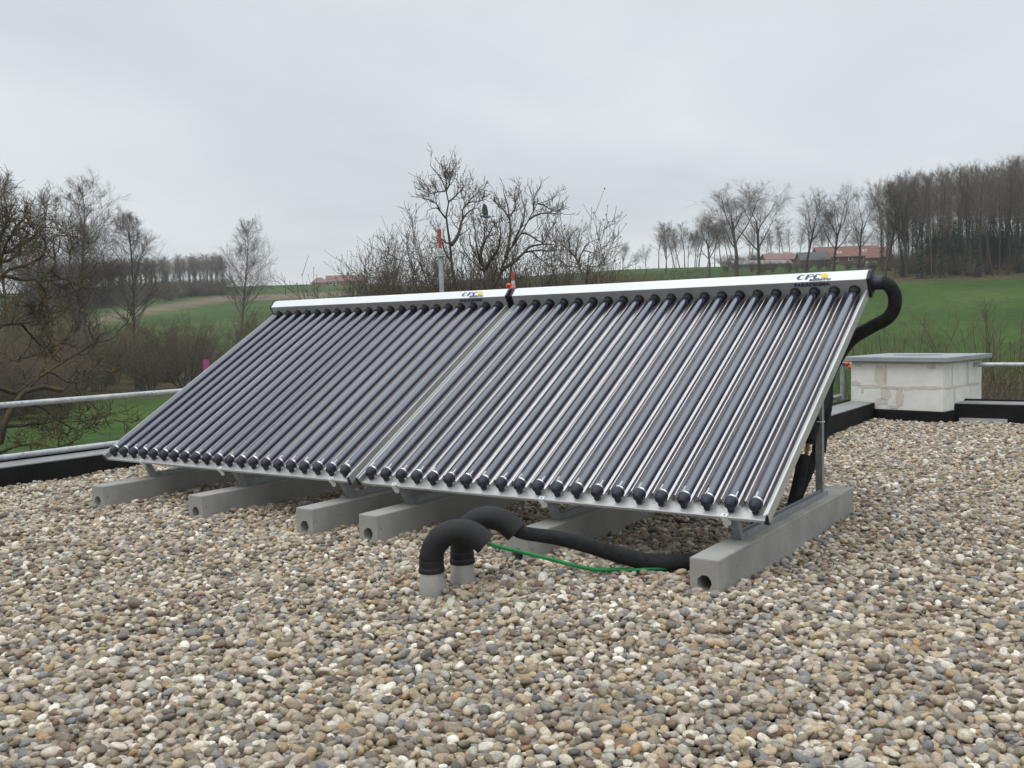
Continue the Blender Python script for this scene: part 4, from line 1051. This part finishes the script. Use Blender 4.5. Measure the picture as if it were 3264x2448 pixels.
FORK = [(.14, .02, za((890, 1680), (895, 1500), (905, 1320), (850, 1250), (790, 1150), (740, 1050), (720, 900))), (.09, .01, za((905, 1320), (980, 1200), (1060, 1080), (1090, 900), (1060, 800))),
        (.08, .01, za((870, 1280), (860, 1100), (900, 1000), (960, 900), (1000, 820), (1080, 740))), (.05, .01, za((850, 1250), (800, 1000), (790, 860), (760, 740), (750, 700))), (.05, .01, za((900, 1000), (900, 850), (880, 740), (860, 700))), (.04, .01, za((905, 1350), (760, 1230), (660, 1100), (610, 980)))]
zb = lambda *p_: zc(0, 500, 2.4578, p_); zd = lambda *p_: zc(0, 1000, 2.37, p_)
ORCHARD = [(.15, .05, [(-28, 1520), (-10, 1440)] + zd((10, 950), (40, 800), (100, 700), (200, 580), (300, 560), (380, 545), (470, 580))),
           (.085, .018, [(-20, 1440), (-30, 1250), (-20, 1050), (-15, 900), (0, 884)] + zb((100, 870), (200, 850), (330, 780), (370, 690), (320, 610), (250, 540))),
           (.045, .012, zb((20, 930), (70, 940), (180, 965), (280, 965), (340, 1040), (380, 1000), (360, 930), (430, 850), (425, 760), (420, 630))), (.03, .010, zb((340, 1040), (360, 1080), (320, 1150), (290, 1220))),
           (.026, .008, zb((400, 890), (480, 955), (560, 940), (660, 940))), (.05, .010, zb((-40, 800), (0, 760), (80, 740), (180, 660), (260, 640), (300, 560))), (.04, .010, zb((-40, 850), (0, 830), (90, 800), (160, 720), (150, 600), (120, 520))),
           (.06, .010, zd((-60, 600), (0, 560), (120, 600), (240, 510), (330, 460), (480, 360), (600, 290), (720, 220), (850, 190), (915, 105))), (.05, .010, zd((0, 860), (60, 850), (200, 840), (380, 820), (450, 780), (560, 740))),
           (.035, .008, zd((110, 690), (300, 700), (420, 790), (520, 850), (600, 880), (720, 830), (860, 800))), (.04, .010, zd((-30, 1060), (0, 1050), (120, 1000), (300, 985), (420, 1010), (560, 960))), (.045, .010, zd((-40, 160), (0, 100), (60, 80), (240, 60), (310, 20), (420, -60))),
           (.03, .008, zd((160, 75), (250, 180), (330, 250), (460, 230), (560, 150))), (.03, .008, zd((200, 580), (300, 480), (380, 440), (520, 520), (660, 500), (780, 430))), (.05, .01, zb((-30, 700), (10, 600), (60, 480), (40, 330))), (.04, .01, zb((0, 860), (40, 700), (130, 560), (200, 470)))]
ORCH_SPEC = [dict(n=8, t0=.12, t1=1, tip_child=True, ang=58, asd=16, len=lambda t, L: .40 * (1.2 - .4 * t) + 0 * L, lsd=.4, r=.5, rmin=.0095, seg=8, sides=5, wob=.24, up=.05),
             dict(n=5, t0=.12, t1=1, ang=52, asd=18, len=lambda t, L: L * .52, lsd=.3, r=.6, rmin=.0062, seg=6, sides=4, wob=.24, up=.06), dict(n=3, t0=.12, t1=1, ang=50, asd=18, len=lambda t, L: L * .55 + .03, r=.65, rmin=.0042, seg=4, sides=3, wob=.22, up=.06, tip=.7)]
NEAR_SPEC = [dict(n=11, t0=.14, t1=1, tip_child=True, ang=46, asd=14, len=lambda t, L: .42 * (1.2 - .5 * t) + 0 * L, lsd=.4, r=.5, rmin=.010, seg=6, sides=4, wob=.10, up=.16),
             dict(n=3.2, t0=.15, t1=1, ang=42, asd=14, len=lambda t, L: L * .5, lsd=.3, r=.6, rmin=.0078, seg=4, sides=3, wob=.11, up=.16, tip=.6), dict(n=1.4, t0=.2, t1=1, ang=40, asd=14, len=lambda t, L: L * .5 + .05, r=.75, rmin=.0066, seg=3, sides=3, wob=.10, up=.16, tip=.9)]
ze = lambda *p_: zc(1700, 480, 2.765, p_)
LEAN = [(.42, .03, ze((490, 1200), (460, 1130), (420, 1060), (400, 1000), (410, 940), (440, 880), (480, 820), (560, 780))), (.22, .03, ze((400, 1000), (370, 940), (310, 880), (250, 830), (200, 800))), (.18, .03, ze((370, 930), (390, 830), (400, 750), (410, 710))),
        (.22, .10, ze((468, 1130), (490, 1060), (495, 1020))), (.08, .02, ze((495, 1020), (560, 1020), (610, 990))), (.12, .02, ze((390, 1030), (310, 1020), (250, 1030))), (.12, .02, ze((440, 880), (520, 900), (580, 930))), (.12, .02, ze((330, 900), (310, 800), (330, 740)))]
LEAN_SPEC = [dict(n=10, t0=.25, t1=1, tip_child=True, ang=44, asd=12, len=lambda t, L: 2.1 * (1.2 - .5 * t) + 0 * L, lsd=.3, r=.5, rmin=.03, seg=5, sides=4, wob=.13, up=.05), dict(n=8, t0=.1, t1=1, ang=42, asd=14, len=lambda t, L: L * .5, r=.55, rmin=.014, seg=4, sides=3, wob=.15, up=.03), dict(n=4, t0=.1, t1=1, ang=40, asd=14, len=lambda t, L: L * .55, r=.6, rmin=.010, seg=3, sides=3, wob=.15, up=.03)]


K = 3264 / 2212.0     # measured on an enlarged view 2212 wide
rt = random.Random(21)
# tall bare poplars beyond the left parapet
for px, ds, tp, sd_, lb, wd in ((18, 96, 372, 1, 'tall bare poplar rising behind the gnarled orchard tree, its crown cut by another', 1.0), (72, 104, 398, 2, 'bare poplar just behind the gnarled orchard tree, a little shorter than its neighbour', 1.0), (163, 100, 382, 3, 'tall bare poplar with a full oval crown beside the wood on the left slope', 1.05),
                          (188, 106, 470, 2, 'slimmer bare poplar tucked beside the full-crowned tall poplar', .8), (290, 100, 448, 1, 'bare poplar with long clear pale trunk standing free before the distant wood', 1.05), (513, 140, 468, 3, 'bare poplar at the field end of the distant wood', .95)):
    plant('poplar_tree', 'poplar', sd_, px * K, ds, tp * K, lb, 'bare poplars beyond the parapet', M['bark_grey'], M['twig_grey'], wd)
# gnarled tree close to the roof
limb_tree('orchard_tree', 'gnarled lichen-covered orchard tree growing close behind the scaffold tube', 13.0, -30, ORCHARD, ORCH_SPEC, M['bark_lichen'], M['twig_lichen'], 8, thin=.58)
# thicket and saplings on the left slope
for i in range(25):
    px = -60 + 620 * (i + rt.random()) / 25; ds = rt.uniform(92, 128)
    plant('thicket_shrub', 'shrub', i % 4, px * K, ds, (rt.uniform(632, 720) + max(0, (px - 230) * 0.08)) * K, 'olive brown bare shrub in the thicket beneath the poplars', 'thicket shrubs beneath the poplars', M['bark_grey'], M['twig_shrub'] if i % 3 else M['twig_brown'], rt.uniform(.75, 1.15), cat='shrub')
for i in range(9):
    px = -20 + 170 * (i + rt.random()) / 9
    plant('thicket_shrub', 'shrub', i % 4, px * K, rt.uniform(60, 90), rt.uniform(690, 780) * K, 'dark bare shrub behind the gnarled orchard tree', 'shrubs behind the orchard tree', M['bark_grey'], M['twig_brown'], rt.uniform(1.0, 1.4), cat='shrub')
# distant wood on the left
for i in range(110):
    f = (i + rt.random()) / 110; px = 60 + 430 * f; tp = (572 - 26 * f) + rt.uniform(-5, 8)
    plant('wood_tree', 'wood', i % 4, px * K, rt.uniform(395, 440), tp * K, 'thin bare tree with ivy-clad trunk in the distant wood' if i % 3 == 0 else 'thin bare tree in the distant wood at the ploughed field', 'distant wood on the left slope', M['bark_dark'], M['twig_red'], rt.uniform(1.5, 2.1), ivy=i % 3 == 0)
for i in range(26):
    px = 100 + 395 * (i + rt.random()) / 26
    plant('wood_shrub', 'shrub', i % 4, px * K, rt.uniform(372, 390), rt.uniform(598, 626) * K, 'dark bush at the foot of the distant wood', 'bushes at the foot of the distant wood', M['bark_dark'], M['hedge'] if i % 2 else M['twig_shrub'], rt.uniform(1.6, 2.4), cat='bush')
for i in range(46):
    px = 40 + 450 * (i + rt.random()) / 46; ph_ = math.degrees(math.atan((px * K - 1632) / 3087)); lo = min(300 + (ph_ + 22) * 10, 360) + 22
    plant('wood_shrub', 'shrub', i % 4, px * K, rt.uniform(max(lo, 262), 396), 0, 'grey brown bush on the slope between ploughed strip and distant wood', 'bushes below the distant wood', M['bark_dark'], (M['twig_brown'], M['twig_shrub'], M['hedge'], M['twig_dark'])[i % 4], rt.uniform(1.5, 2.3), cat='bush', h=rt.uniform(4.5, 7.5))
# trees in the middle, close behind the building
limb_tree('bare_tree', 'slender dark bare tree towering above its neighbours near the scaffold post', 31, 1450, TALL, NEAR_SPEC, M['bark_dark'], M['twig_dark'], 5, thin=.85)
limb_tree('bare_tree', 'dark bare tree with fanned arching branches beside the slender tall tree', 30, 1575, FAN, NEAR_SPEC, M['bark_dark'], M['twig_dark'], 6, thin=.72)
limb_tree('bare_tree', 'shorter dark forked bare tree between the slender tree and the fanned one', 29, 1545, FORK, NEAR_SPEC, M['bark_dark'], M['twig_dark'], 7, thin=.75)
for px, ds, tp, sd_, wd in ((880, 36, 528, 0, .85), (925, 34, 508, 1, 1.0), (1050, 33, 478, 2, 1.0), (1075, 36, 440, 3, 1.0), (1120, 36, 480, 0, .9), (895, 40, 560, 3, 1.2), (970, 38, 520, 3, 1.0), (910, 35, 530, 2, 1.0), (950, 33, 518, 0, .9), (1020, 36, 505, 1, .9), (1095, 38, 500, 2, 1.0), (1110, 34, 520, 3, .85)):
    plant('multi_stem_tree', 'thicket', sd_, px * K, ds, tp * K, 'multi-stemmed bare tree with upright budding twigs behind the collectors', 'budding multi-stemmed trees behind the collectors', M['bark_dark'], M['twig_dark'], wd)
for i, (px, tp) in enumerate(((855, 604), (890, 596), (940, 600), (1000, 592), (1050, 596), (1090, 598), (1140, 602))):
    plant('brown_bush', 'shrub', i % 4, px * K, 42 + (i * 7) % 12, tp * K, 'brown twiggy bush at the foot of the budding trees', 'brown bushes behind the collectors', M['bark_dark'], M['twig_brown'] if i % 2 else M['twig_shrub'], 1.15, cat='bush')
plant('bare_tree', 'spread', 3, 812 * K, 95, 545 * K, 'small round-crowned bare tree beside the long brick farmhouse', None, M['bark_dark'], M['twig_grey'], 1.0)
# hillside trees
limb_tree('leaning_tree', 'leaning bare tree with forked trunk alone on the green slope', 165, 1885, LEAN, LEAN_SPEC, M['bark_dark'], M['twig_grey'], 9)
for px, ds, tp, sd_, wd in ((1348, 230, 522, 0, .85), (1398, 230, 526, 1, .8), (1375, 245, 545, 2, .8), (1440, 225, 490, 2, .8), (1462, 240, 500, 1, .6), (1488, 225, 492, 0, .6), (1505, 235, 480, 3, .6)):
    plant('hill_tree', 'spread', sd_, px * K, ds, tp * K, 'small upright bare tree in the row on the green skyline', 'small bare trees on the green skyline', M['bark_dark'], M['twig_grey'], wd)
for px, ds, tp, sd_, lb, wd in ((1535, 195, 446, 3, 'bare tree leaning away from the two biggest hillside trees', .95), (1593, 200, 394, 0, 'big wide-crowned bare tree, one of the tallest pair on the hillside', 1.15), (1640, 205, 398, 1, 'big bare tree with domed crown before the grey shed', 1.05),
                                (1742, 206, 410, 2, 'tall bare tree in front of the dark roofed barn', .8), (1800, 204, 404, 3, 'tall bare tree standing before the red roofed farmhouse', .9), (1855, 204, 408, 1, 'tall bare tree before the right half of the red roof', .75),
                                (1912, 184, 380, 2, 'tall bare tree just beside the red roofed farmhouse gable', .75), (1958, 184, 370, 0, 'tall bare tree between the farmhouse and the dense wood', .8)):
    plant('hillside_tree', 'spread', sd_, px * K, ds, tp * K, lb, 'tall hillside trees', M['bark_dark'], M['twig_grey'], wd * 1.18)
for i in range(40):
    px = 1420 + 570 * (i + rt.random()) / 40
    plant('far_tree', 'wood', i % 4, px * K, rt.uniform(290, 325), rt.uniform(462, 500) * K, 'thin bare tree in the far row behind the farm buildings', 'far row of trees behind the farm', M['bark_dark'], M['twig_grey'], rt.uniform(1.3, 1.8))
for i in range(16):
    px = 1225 + 380 * (i + rt.random()) / 16
    plant('slope_bush', 'shrub', i % 4, px * K, rt.uniform(120, 150), rt.uniform(572, 598) * K, 'bare bush along the foot of the green slope', 'bushes along the foot of the green slope', M['bark_dark'], M['twig_brown'] if i % 2 else M['twig_shrub'], rt.uniform(1.3, 1.9), cat='bush')
for i in range(26):
    px = 1560 + 440 * (i + rt.random()) / 26
    plant('farm_bush', 'shrub', i % 4, px * K, rt.uniform(272, 284), rt.uniform(540, 556) * K, 'brown bare bush close behind the farm buildings', 'bushes behind the farm buildings', M['bark_dark'], M['twig_brown'] if i % 2 else M['twig_shrub'], rt.uniform(1.4, 2.0), cat='bush')
for i in range(16):
    px = 1560 + 400 * (i + rt.random()) / 16
    plant('farm_bush', 'shrub', i % 4, px * K, rt.uniform(215, 228), 0, 'small bare bush on the grass in front of the farm buildings', 'bushes in front of the farm buildings', M['bark_dark'], M['twig_brown'] if i % 2 else M['twig_grey'], rt.uniform(.9, 1.4), cat='bush', h=rt.uniform(2.0, 4.0))
# dense wood on the right
for i in range(76):
    f = (i + rt.random()) / 76; px = 1900 + 410 * f ** .85; tp = 376 - 44 * min(f * 1.3, 1) + rt.uniform(-6, 16); ds = rt.uniform(178, 224)
    plant('wood_tree', 'wood', (i * 3) % 4, px * K, ds, tp * K, 'tall thin bare tree, its trunk dark with ivy, in the dense wood' if i % 5 in (0, 2) else 'tall thin bare tree with clear trunk in the dense wood above the field', 'dense wood above the green field', M['bark_dark'], M['twig_red'] if i % 3 else M['twig_olive'], rt.uniform(.85, 1.2), ivy=i % 5 in (0, 2))
for i in range(26):
    px = 1945 + 360 * (i + rt.random()) / 26
    plant('wood_shrub', 'shrub', i % 4, px * K, rt.uniform(176, 200), rt.uniform(535, 580) * K, 'dark undergrowth bush in the dense wood above the field', 'undergrowth in the dense wood', M['bark_dark'], M['twig_dark'] if i % 2 else M['twig_brown'], rt.uniform(.9, 1.4), cat='bush')
for i in range(24):
    px = 2000 + 305 * (i + rt.random()) / 24
    plant('wood_shrub', 'shrub', i % 4, px * K, rt.uniform(206, 228), rt.uniform(470, 515) * K, 'tall dark evergreen bush deep inside the dense wood', 'tall bushes deep in the dense wood', M['bark_dark'], M['hedge'] if i % 2 else M['twig_dark'], rt.uniform(.8, 1.1), cat='bush')
# saplings behind the roof edge on the right
for i, (px, ds, tp, wd) in enumerate(((1875, 36, 690, 1.0), (1915, 34, 668, 1.0), (1955, 37, 684, 1.0), (1985, 40, 712, .9), (1850, 33, 735, .9), (2110, 44, 690, 1.0), (2150, 36, 655, 1.1), (2190, 34, 640, 1.1), (2225, 36, 660, 1.1))):
    plant('sapling_clump', 'sapling', i % 3, px * K, ds, tp * K, 'clump of thin bare saplings between the black hose and the chimney' if px < 2050 else 'clump of thin bare saplings beyond the chimney and scaffold rail', 'saplings beyond the roof edge', M['bark_dark'], M['twig_shrub'], wd, cat='shrub')
for i, (px, tp) in enumerate(((2130, 800), (2165, 790), (2200, 780), (2235, 790))):
    plant('brown_bush', 'shrub', i % 4, px * K, 30 + i, tp * K, 'reddish brown bush below the scaffold rail beyond the chimney', 'bushes below the scaffold rail', M['bark_dark'], M['twig_brown'], 1.3, cat='bush')

# ------------------------------------------------------------------ farm buildings
M['brick'] = material('red_brick', (0.17, 0.10, 0.078), (0.135, 0.082, 0.066), 3, 0.9)
M['brick_pale'] = material('pale_brick', (0.27, 0.16, 0.12), (0.22, 0.13, 0.10), 2, 0.9)
M['tile_red'] = material('red_tiles', (0.190, 0.085, 0.066), (0.155, 0.072, 0.058), 1.2, 0.85)
M['tile_brown'] = material('brown_tiles', (0.215, 0.125, 0.105), (0.18, 0.105, 0.09), 1.2, 0.85)
M['slate'] = material('dark_slates', (0.06, 0.065, 0.07), (0.085, 0.088, 0.09), 1.2, 0.8)
M['shed'] = material('grey_sheeting', (0.22, 0.21, 0.20), (0.16, 0.15, 0.14), 1.5, 0.85)
M['glass'] = material('window_glass', (0.02, 0.022, 0.025), (0.03, 0.032, 0.035), 2, 0.15)
M['white'] = material('white_paint', (0.72, 0.72, 0.70), (0.64, 0.64, 0.62), 3, 0.6)


def house(name, label, px, dist, length, depth, wall_h, roof_h, wm, rm, turn=0.0, wins=(), chim_x=(), hip=0.0, sky=(), dz=0.0, doors=()):
    b_ = spot(px, dist); o = empty(name, (b_[0], b_[1], b_[2] + dz), (0, 0, YAW + turn)); tag(o, label, 'building')
    x0, x1 = -length / 2, length / 2; bm = bmesh.new()
    add_prism(bm, [(0, -2.5), (depth, -2.5), (depth, wall_h), (depth / 2, wall_h + (roof_h if not hip else 0.01)), (0, wall_h)], x0, x1)
    w_ = obj('wall', bm_mesh('wall', bm), wm, o)
    bm = bmesh.new(); e = 0.35; th = 0.18; sl_ = roof_h / (depth / 2); hx = hip
    A = [(x0 - .3, -e, wall_h - e * sl_ + .12), (x1 + .3, -e, wall_h - e * sl_ + .12), (x1 + .3 - hx, depth / 2, wall_h + roof_h + .12), (x0 - .3 + hx, depth / 2, wall_h + roof_h + .12), (x1 + .3, depth + e, wall_h - e * sl_ + .12), (x0 - .3, depth + e, wall_h - e * sl_ + .12)]
    T = [bm.verts.new(p_) for p_ in A]; B = [bm.verts.new((p_[0], p_[1], p_[2] - th)) for p_ in A]
    for f in ((0, 1, 2, 3), (3, 2, 4, 5)): bm.faces.new([T[i] for i in f]); bm.faces.new([B[i] for i in f][::-1])
    if hip:
        bm.faces.new([T[i] for i in (1, 4, 2)]); bm.faces.new([T[i] for i in (0, 3, 5)])
    for a_, c_ in ((0, 1), (1, 2), (2, 4), (4, 5), (5, 3), (3, 0)): bm.faces.new((T[a_], B[a_], B[c_], T[c_]))
    rf = obj('roof', bm_mesh('roof', bm), rm, o)
    for (xc, zc_, ww, hh) in wins:
        f = box('window', xc - ww / 2, xc + ww / 2, -0.08, -0.004, zc_, zc_ + hh, M['white'], o)
        box('pane', xc - ww * .36, xc + ww * .36, -0.10, -0.082, zc_ + hh * .12, zc_ + hh * .88, M['glass'], f)
    for (xc, ww, hh) in doors: box('door', xc - ww / 2, xc + ww / 2, -0.06, -0.004, 0, hh, M['bark_dark'], o)
    for xc in chim_x: box('chimney_stack', xc - .5, xc + .5, depth / 2 - .4, depth / 2 + .4, wall_h + roof_h - .4, wall_h + roof_h + 1.3, wm, rf)
    for (xc, f) in sky:
        y_ = depth / 2 * f; z_ = wall_h + roof_h * f + .13
        s_ = box('skylight', -.55, .55, -.45, .45, 0, .06, M['white'], rf); s_.location = (xc, y_, z_); s_.rotation_euler = (math.atan(sl_), 0, 0)
        box('pane', -.42, .42, -.33, .33, .062, .072, M['glass'], s_)
    return o


house('farmhouse', 'long brick farmhouse with brown roof and two chimneys on the far skyline', 748 * K, 430, 16.5, 7, 1.9, 2.5, M['brick_pale'], M['tile_brown'], 0.06,
      wins=[(-6.0, .2, 1.3, 1.4), (-4.3, .2, 1.0, 1.3), (-2.8, .2, 1.4, 1.4), (1.5, .4, .9, 1.1), (5.0, .4, .9, 1.1)], chim_x=(1.2, 7.0))
house('farmhouse_wing', 'low brick wing with hipped roof joined to the long farmhouse', 692 * K, 428, 6.0, 6, 1.5, 2.1, M['brick_pale'], M['tile_brown'], 0.06, wins=[(-1.0, .3, 1.0, 1.1), (1.2, .3, 1.0, 1.1)], hip=2.2)
house('farmhouse', 'brick farmhouse with bright red tiled roof and skylights on the hillside', 1836 * K, 258, 15.0, 8, 2.2, 2.6, M['brick'], M['tile_red'], -0.10,
      wins=[(-3.2, 1.0, 1.0, 1.1), (0.2, 1.0, 1.0, 1.1), (3.0, 1.0, .9, 1.0)], sky=((-2.2, .35), (4.2, .45)), chim_x=(), doors=((-5.0, 1.0, 2.1),))
house('brick_annexe', 'gabled annexe with red roof against the end of the red roofed farmhouse', 1896 * K, 252, 5.0, 6, 2.2, 2.4, M['brick_pale'], M['tile_red'], -0.5, wins=(), doors=((0.0, 2.6, 2.2),))
house('barn', 'low barn with dark slate roof beside the red roofed farmhouse', 1763 * K, 250, 7.0, 6, 1.5, 1.9, M['brick'], M['slate'], -0.05, doors=((2.0, 1.4, 1.6),))
house('shed', 'long low grey shed with small dark openings on the hillside', 1650 * K, 235, 13.5, 5, 1.5, 0.9, M['shed'], M['shed'], 0.05, wins=[(-5 + 1.7 * i, .6, .6, .6) for i in range(6)], dz=-.2)
house('barn', 'small barn with faded brown roof behind the long grey shed', 1690 * K, 262, 8.0, 6, 1.9, 1.5, M['brick'], M['tile_brown'], 0.0, dz=-.4)
# trailer beside the house
b_ = spot(1885 * K, 238); tr = empty('trailer', b_, (0, 0, YAW)); tag(tr, 'small white trailer parked in the grass by the red roofed farmhouse', 'trailer')
bm = bmesh.new(); add_prism(bm, [(-1.1, .35), (1.1, .35), (1.15, .9), (.9, 1.5), (-.9, 1.5), (-1.15, .9)], 0, 1.6, 'y'); obj('body', bm_mesh('body', bm, bevel=.08), M['white'], tr)
for sx in (-.35, .35): obj('wheel', lathe_mesh('wheel', [(0, -.06), (.26, -.06), (.28, 0), (.26, .06), (0, .06)], 16, 'y'), M['rubber'], tr, loc=(sx, -.05, .28))
# field fence posts at the edge of the wood
for px in (2080, 2148, 2192, 2025):
    b_ = spot(px * K, 172)
    tag(obj('fence_post', lathe_mesh('fence_post', [(.06, -.3), (.06, 1.25), (.03, 1.4), (0, 1.42)], 8), M['bark_grey'], loc=b_), 'weathered wooden fence post at the edge of the dense wood', 'fence post', 'fence posts along the wood')

# ------------------------------------------------------------------ scaffold
R_S = 0.0242


def stand(name, x, y, z1, label, spigot=None, disc=None, cap=None, lean=(0, 0)):
    o = empty(name, (x, y, -4.0)); tag(o, label, 'scaffold post'); h = z1 + 4.0
    L_ = lambda z: (lean[0] * (z + 4) / 6, lean[1] * (z + 4) / 6, z + 4)
    tube('tube', [L_(-4), L_(z1)], R_S, M['scaff'], o, sides=16)
    if spigot:
        tube('neck', [L_(z1), L_(z1 + .035)], [R_S, .020], M['scaff'], o); tube('spigot', [L_(z1 + .03), L_(z1 + spigot)], .0185, M['redpaint'], o)
    for z in disc or ():
        obj('rosette', lathe_mesh('rosette', [(R_S, -.006), (.056, -.004), (.060, 0), (.056, .004), (R_S, .006)], 20, caps=False), M['scaff'], o, loc=L_(z))
    if cap: tube('cap', [L_(z1 - cap), L_(z1 + .01)], R_S + .004, M['pink'], o)
    return o


def scaf(name, a, b, label, mt=None): return tag(tube(name, [a, b], R_S, mt or M['scaff'], sides=16), label, 'scaffold tube')


pc = at_dist(1421, 817, 10.25); stand('scaffold_post', pc[0], pc[1], float(at_dist(1420, 802, 10.25)[2]), 'grey scaffold post with red spigot standing tall behind the collectors', spigot=.235, disc=(float(at_dist(1421, 817, 10.25)[2]),), lean=(-.05, -.03))
p2 = at_dist(1637, 950, 10.9); z2 = float(at_dist(1636, 905, 10.9)[2]); sp2 = stand('scaffold_post', p2[0], p2[1], z2, 'scaffold post with red clamps seen through the gap between the collectors', spigot=.13)
for k_, (dxx, dz_) in enumerate(((-.035, -.02), (.02, -.055))):
    c_ = obj('clamp', lathe_mesh('clamp', [(0, -.02), (.022, -.02), (.032, -.008), (.032, .008), (.022, .02), (0, .02)], 14, 'y'), M['orange'], sp2, loc=(dxx, -.04, z2 + 4 + dz_)); c_.rotation_euler = (.5, .4 * k_, .3)
pk = at_dist(657, 1165, 9.95); stand('scaffold_post', pk[0], pk[1], float(at_dist(657, 1150, 9.95)[2]), 'scaffold post with worn pink top just beyond the parapet', cap=.14)
scaf('scaffold_rail', (-1.62, -6.0, .604), (-1.50, 4.6, .596), 'long horizontal scaffold handrail above the low parapet')
scaf('scaffold_tube', (-1.50, -6.0, .184), (-1.515, 4.6, .186), 'long scaffold tube lying along the outer edge of the low parapet')
for y in (-4.2, pk[1]):
    if y < 0: stand('scaffold_post', -1.68, y, .9, 'plain scaffold post holding the handrail over the low parapet')
yR = 7.62
pr = stand('scaffold_post', 2.935, yR, .95, 'scaffold post with orange clamp standing close to the chimney', disc=(.60,))
for dx_ in (.07, .11): obj('clamp', lathe_mesh('clamp', [(0, 0), (.02, 0), (.024, .012), (.024, .03), (.014, .04), (.014, .055), (0, .055)], 12, 'x'), M['orange'], pr, loc=(dx_ - .03, -.02, 4.0 + .588 - (dx_ - .07)))
scaf('scaffold_rail', (2.885, yR + .06, .585), (2.885, 4.62, .60), 'short scaffold rail running from the chimney post behind the collector')
scaf('scaffold_rail', (2.98, yR + .012, .575), (13.0, yR + .07, .578), 'horizontal scaffold rail behind the chimney above the roof edge')
low = empty('scaffold_tube', (2.905, yR, .20)); tag(low, 'low scaffold tube with orange paint mark beside the chimney', 'scaffold tube')
tube('tube', [(0, .03, 0), (-.02, -2.4, -.0)], R_S, M['scaff'], low); tube('paint_mark', [(-.006, -.78, 0), (-.008, -.90, 0)], R_S + .0012, M['orange'], low); tube('paint_mark', [(-.003, -.30, 0), (-.006, -.74, 0)], R_S + .001, M['pink'], low)

# ------------------------------------------------------------------ bird
bp0 = at_dist(1547, 690, 27)
bird = empty('bird', bp0, (0, 0, YAW)); tag(bird, 'grey pigeon in flight with raised wings beside the tall bare tree', 'bird')
M['feather'] = material('grey_feathers', (0.10, 0.105, 0.115), (0.17, 0.175, 0.185), 14, 0.8)
prof_b = [(0, -.15), (.012, -.145), (.028, -.11), (.026, -.085), (.05, -.03), (.052, .03), (.038, .09), (.02, .14), (0, .16)]
bb = obj('body', lathe_mesh('body', prof_b, 14, 'x'), M['feather'], bird); bb.rotation_euler = (0, .12, 0)
vt = [(.14, -.018, 0), (.14, .018, 0), (.27, .05, -.01), (.27, -.05, -.01), (.14, 0, .006), (.27, 0, .0)]
bm = bmesh.new(); v = [bm.verts.new(a) for a in ((.12, -.02, .0), (.12, .02, .0), (.27, .05, -.01), (.27, -.05, -.01))]; f = bm.faces.new(v); r2 = bmesh.ops.extrude_face_region(bm, geom=[f]); bmesh.ops.translate(bm, vec=(0, 0, .008), verts=[g for g in r2['geom'] if isinstance(g, bmesh.types.BMVert)])
obj('tail', bm_mesh('tail', bm), M['feather'], bird)
for sgn in (-1, 1):
    bm = bmesh.new(); P_ = [(-.06, sgn * .03, .02), (.07, sgn * .03, .02), (.08, sgn * .10, .14), (.05, sgn * .15, .27), (-.03, sgn * .17, .36), (-.07, sgn * .14, .27), (-.09, sgn * .08, .13)]
    v = [bm.verts.new(a) for a in P_]; f = bm.faces.new(v); r2 = bmesh.ops.extrude_face_region(bm, geom=[f]); bmesh.ops.translate(bm, vec=(0, sgn * .006, -.002), verts=[g for g in r2['geom'] if isinstance(g, bmesh.types.BMVert)])
    obj('wing', bm_mesh('wing', bm), M['feather'], bird)

# ------------------------------------------------------------------ air
bm = bmesh.new(); add_box(bm, CAM[0] - 1015, CAM[0] + 1015, CAM[1] - 1015, CAM[1] + 1015, -6.5, 60)
hz_m = bpy.data.materials.new('air'); hz_m.use_nodes = True; t = hz_m.node_tree; t.nodes.clear()
ho = t.nodes.new('ShaderNodeOutputMaterial'); pv = t.nodes.new('ShaderNodeVolumePrincipled'); pv.inputs['Color'].default_value = (0.93, 0.95, 0.97, 1); pv.inputs['Density'].default_value = 0.00028
t.links.new(pv.outputs[0], ho.inputs['Volume'])
tag(obj('haze', bm_mesh('haze', bm), hz_m), 'thin damp haze paling the far slopes', 'haze', kind='stuff')
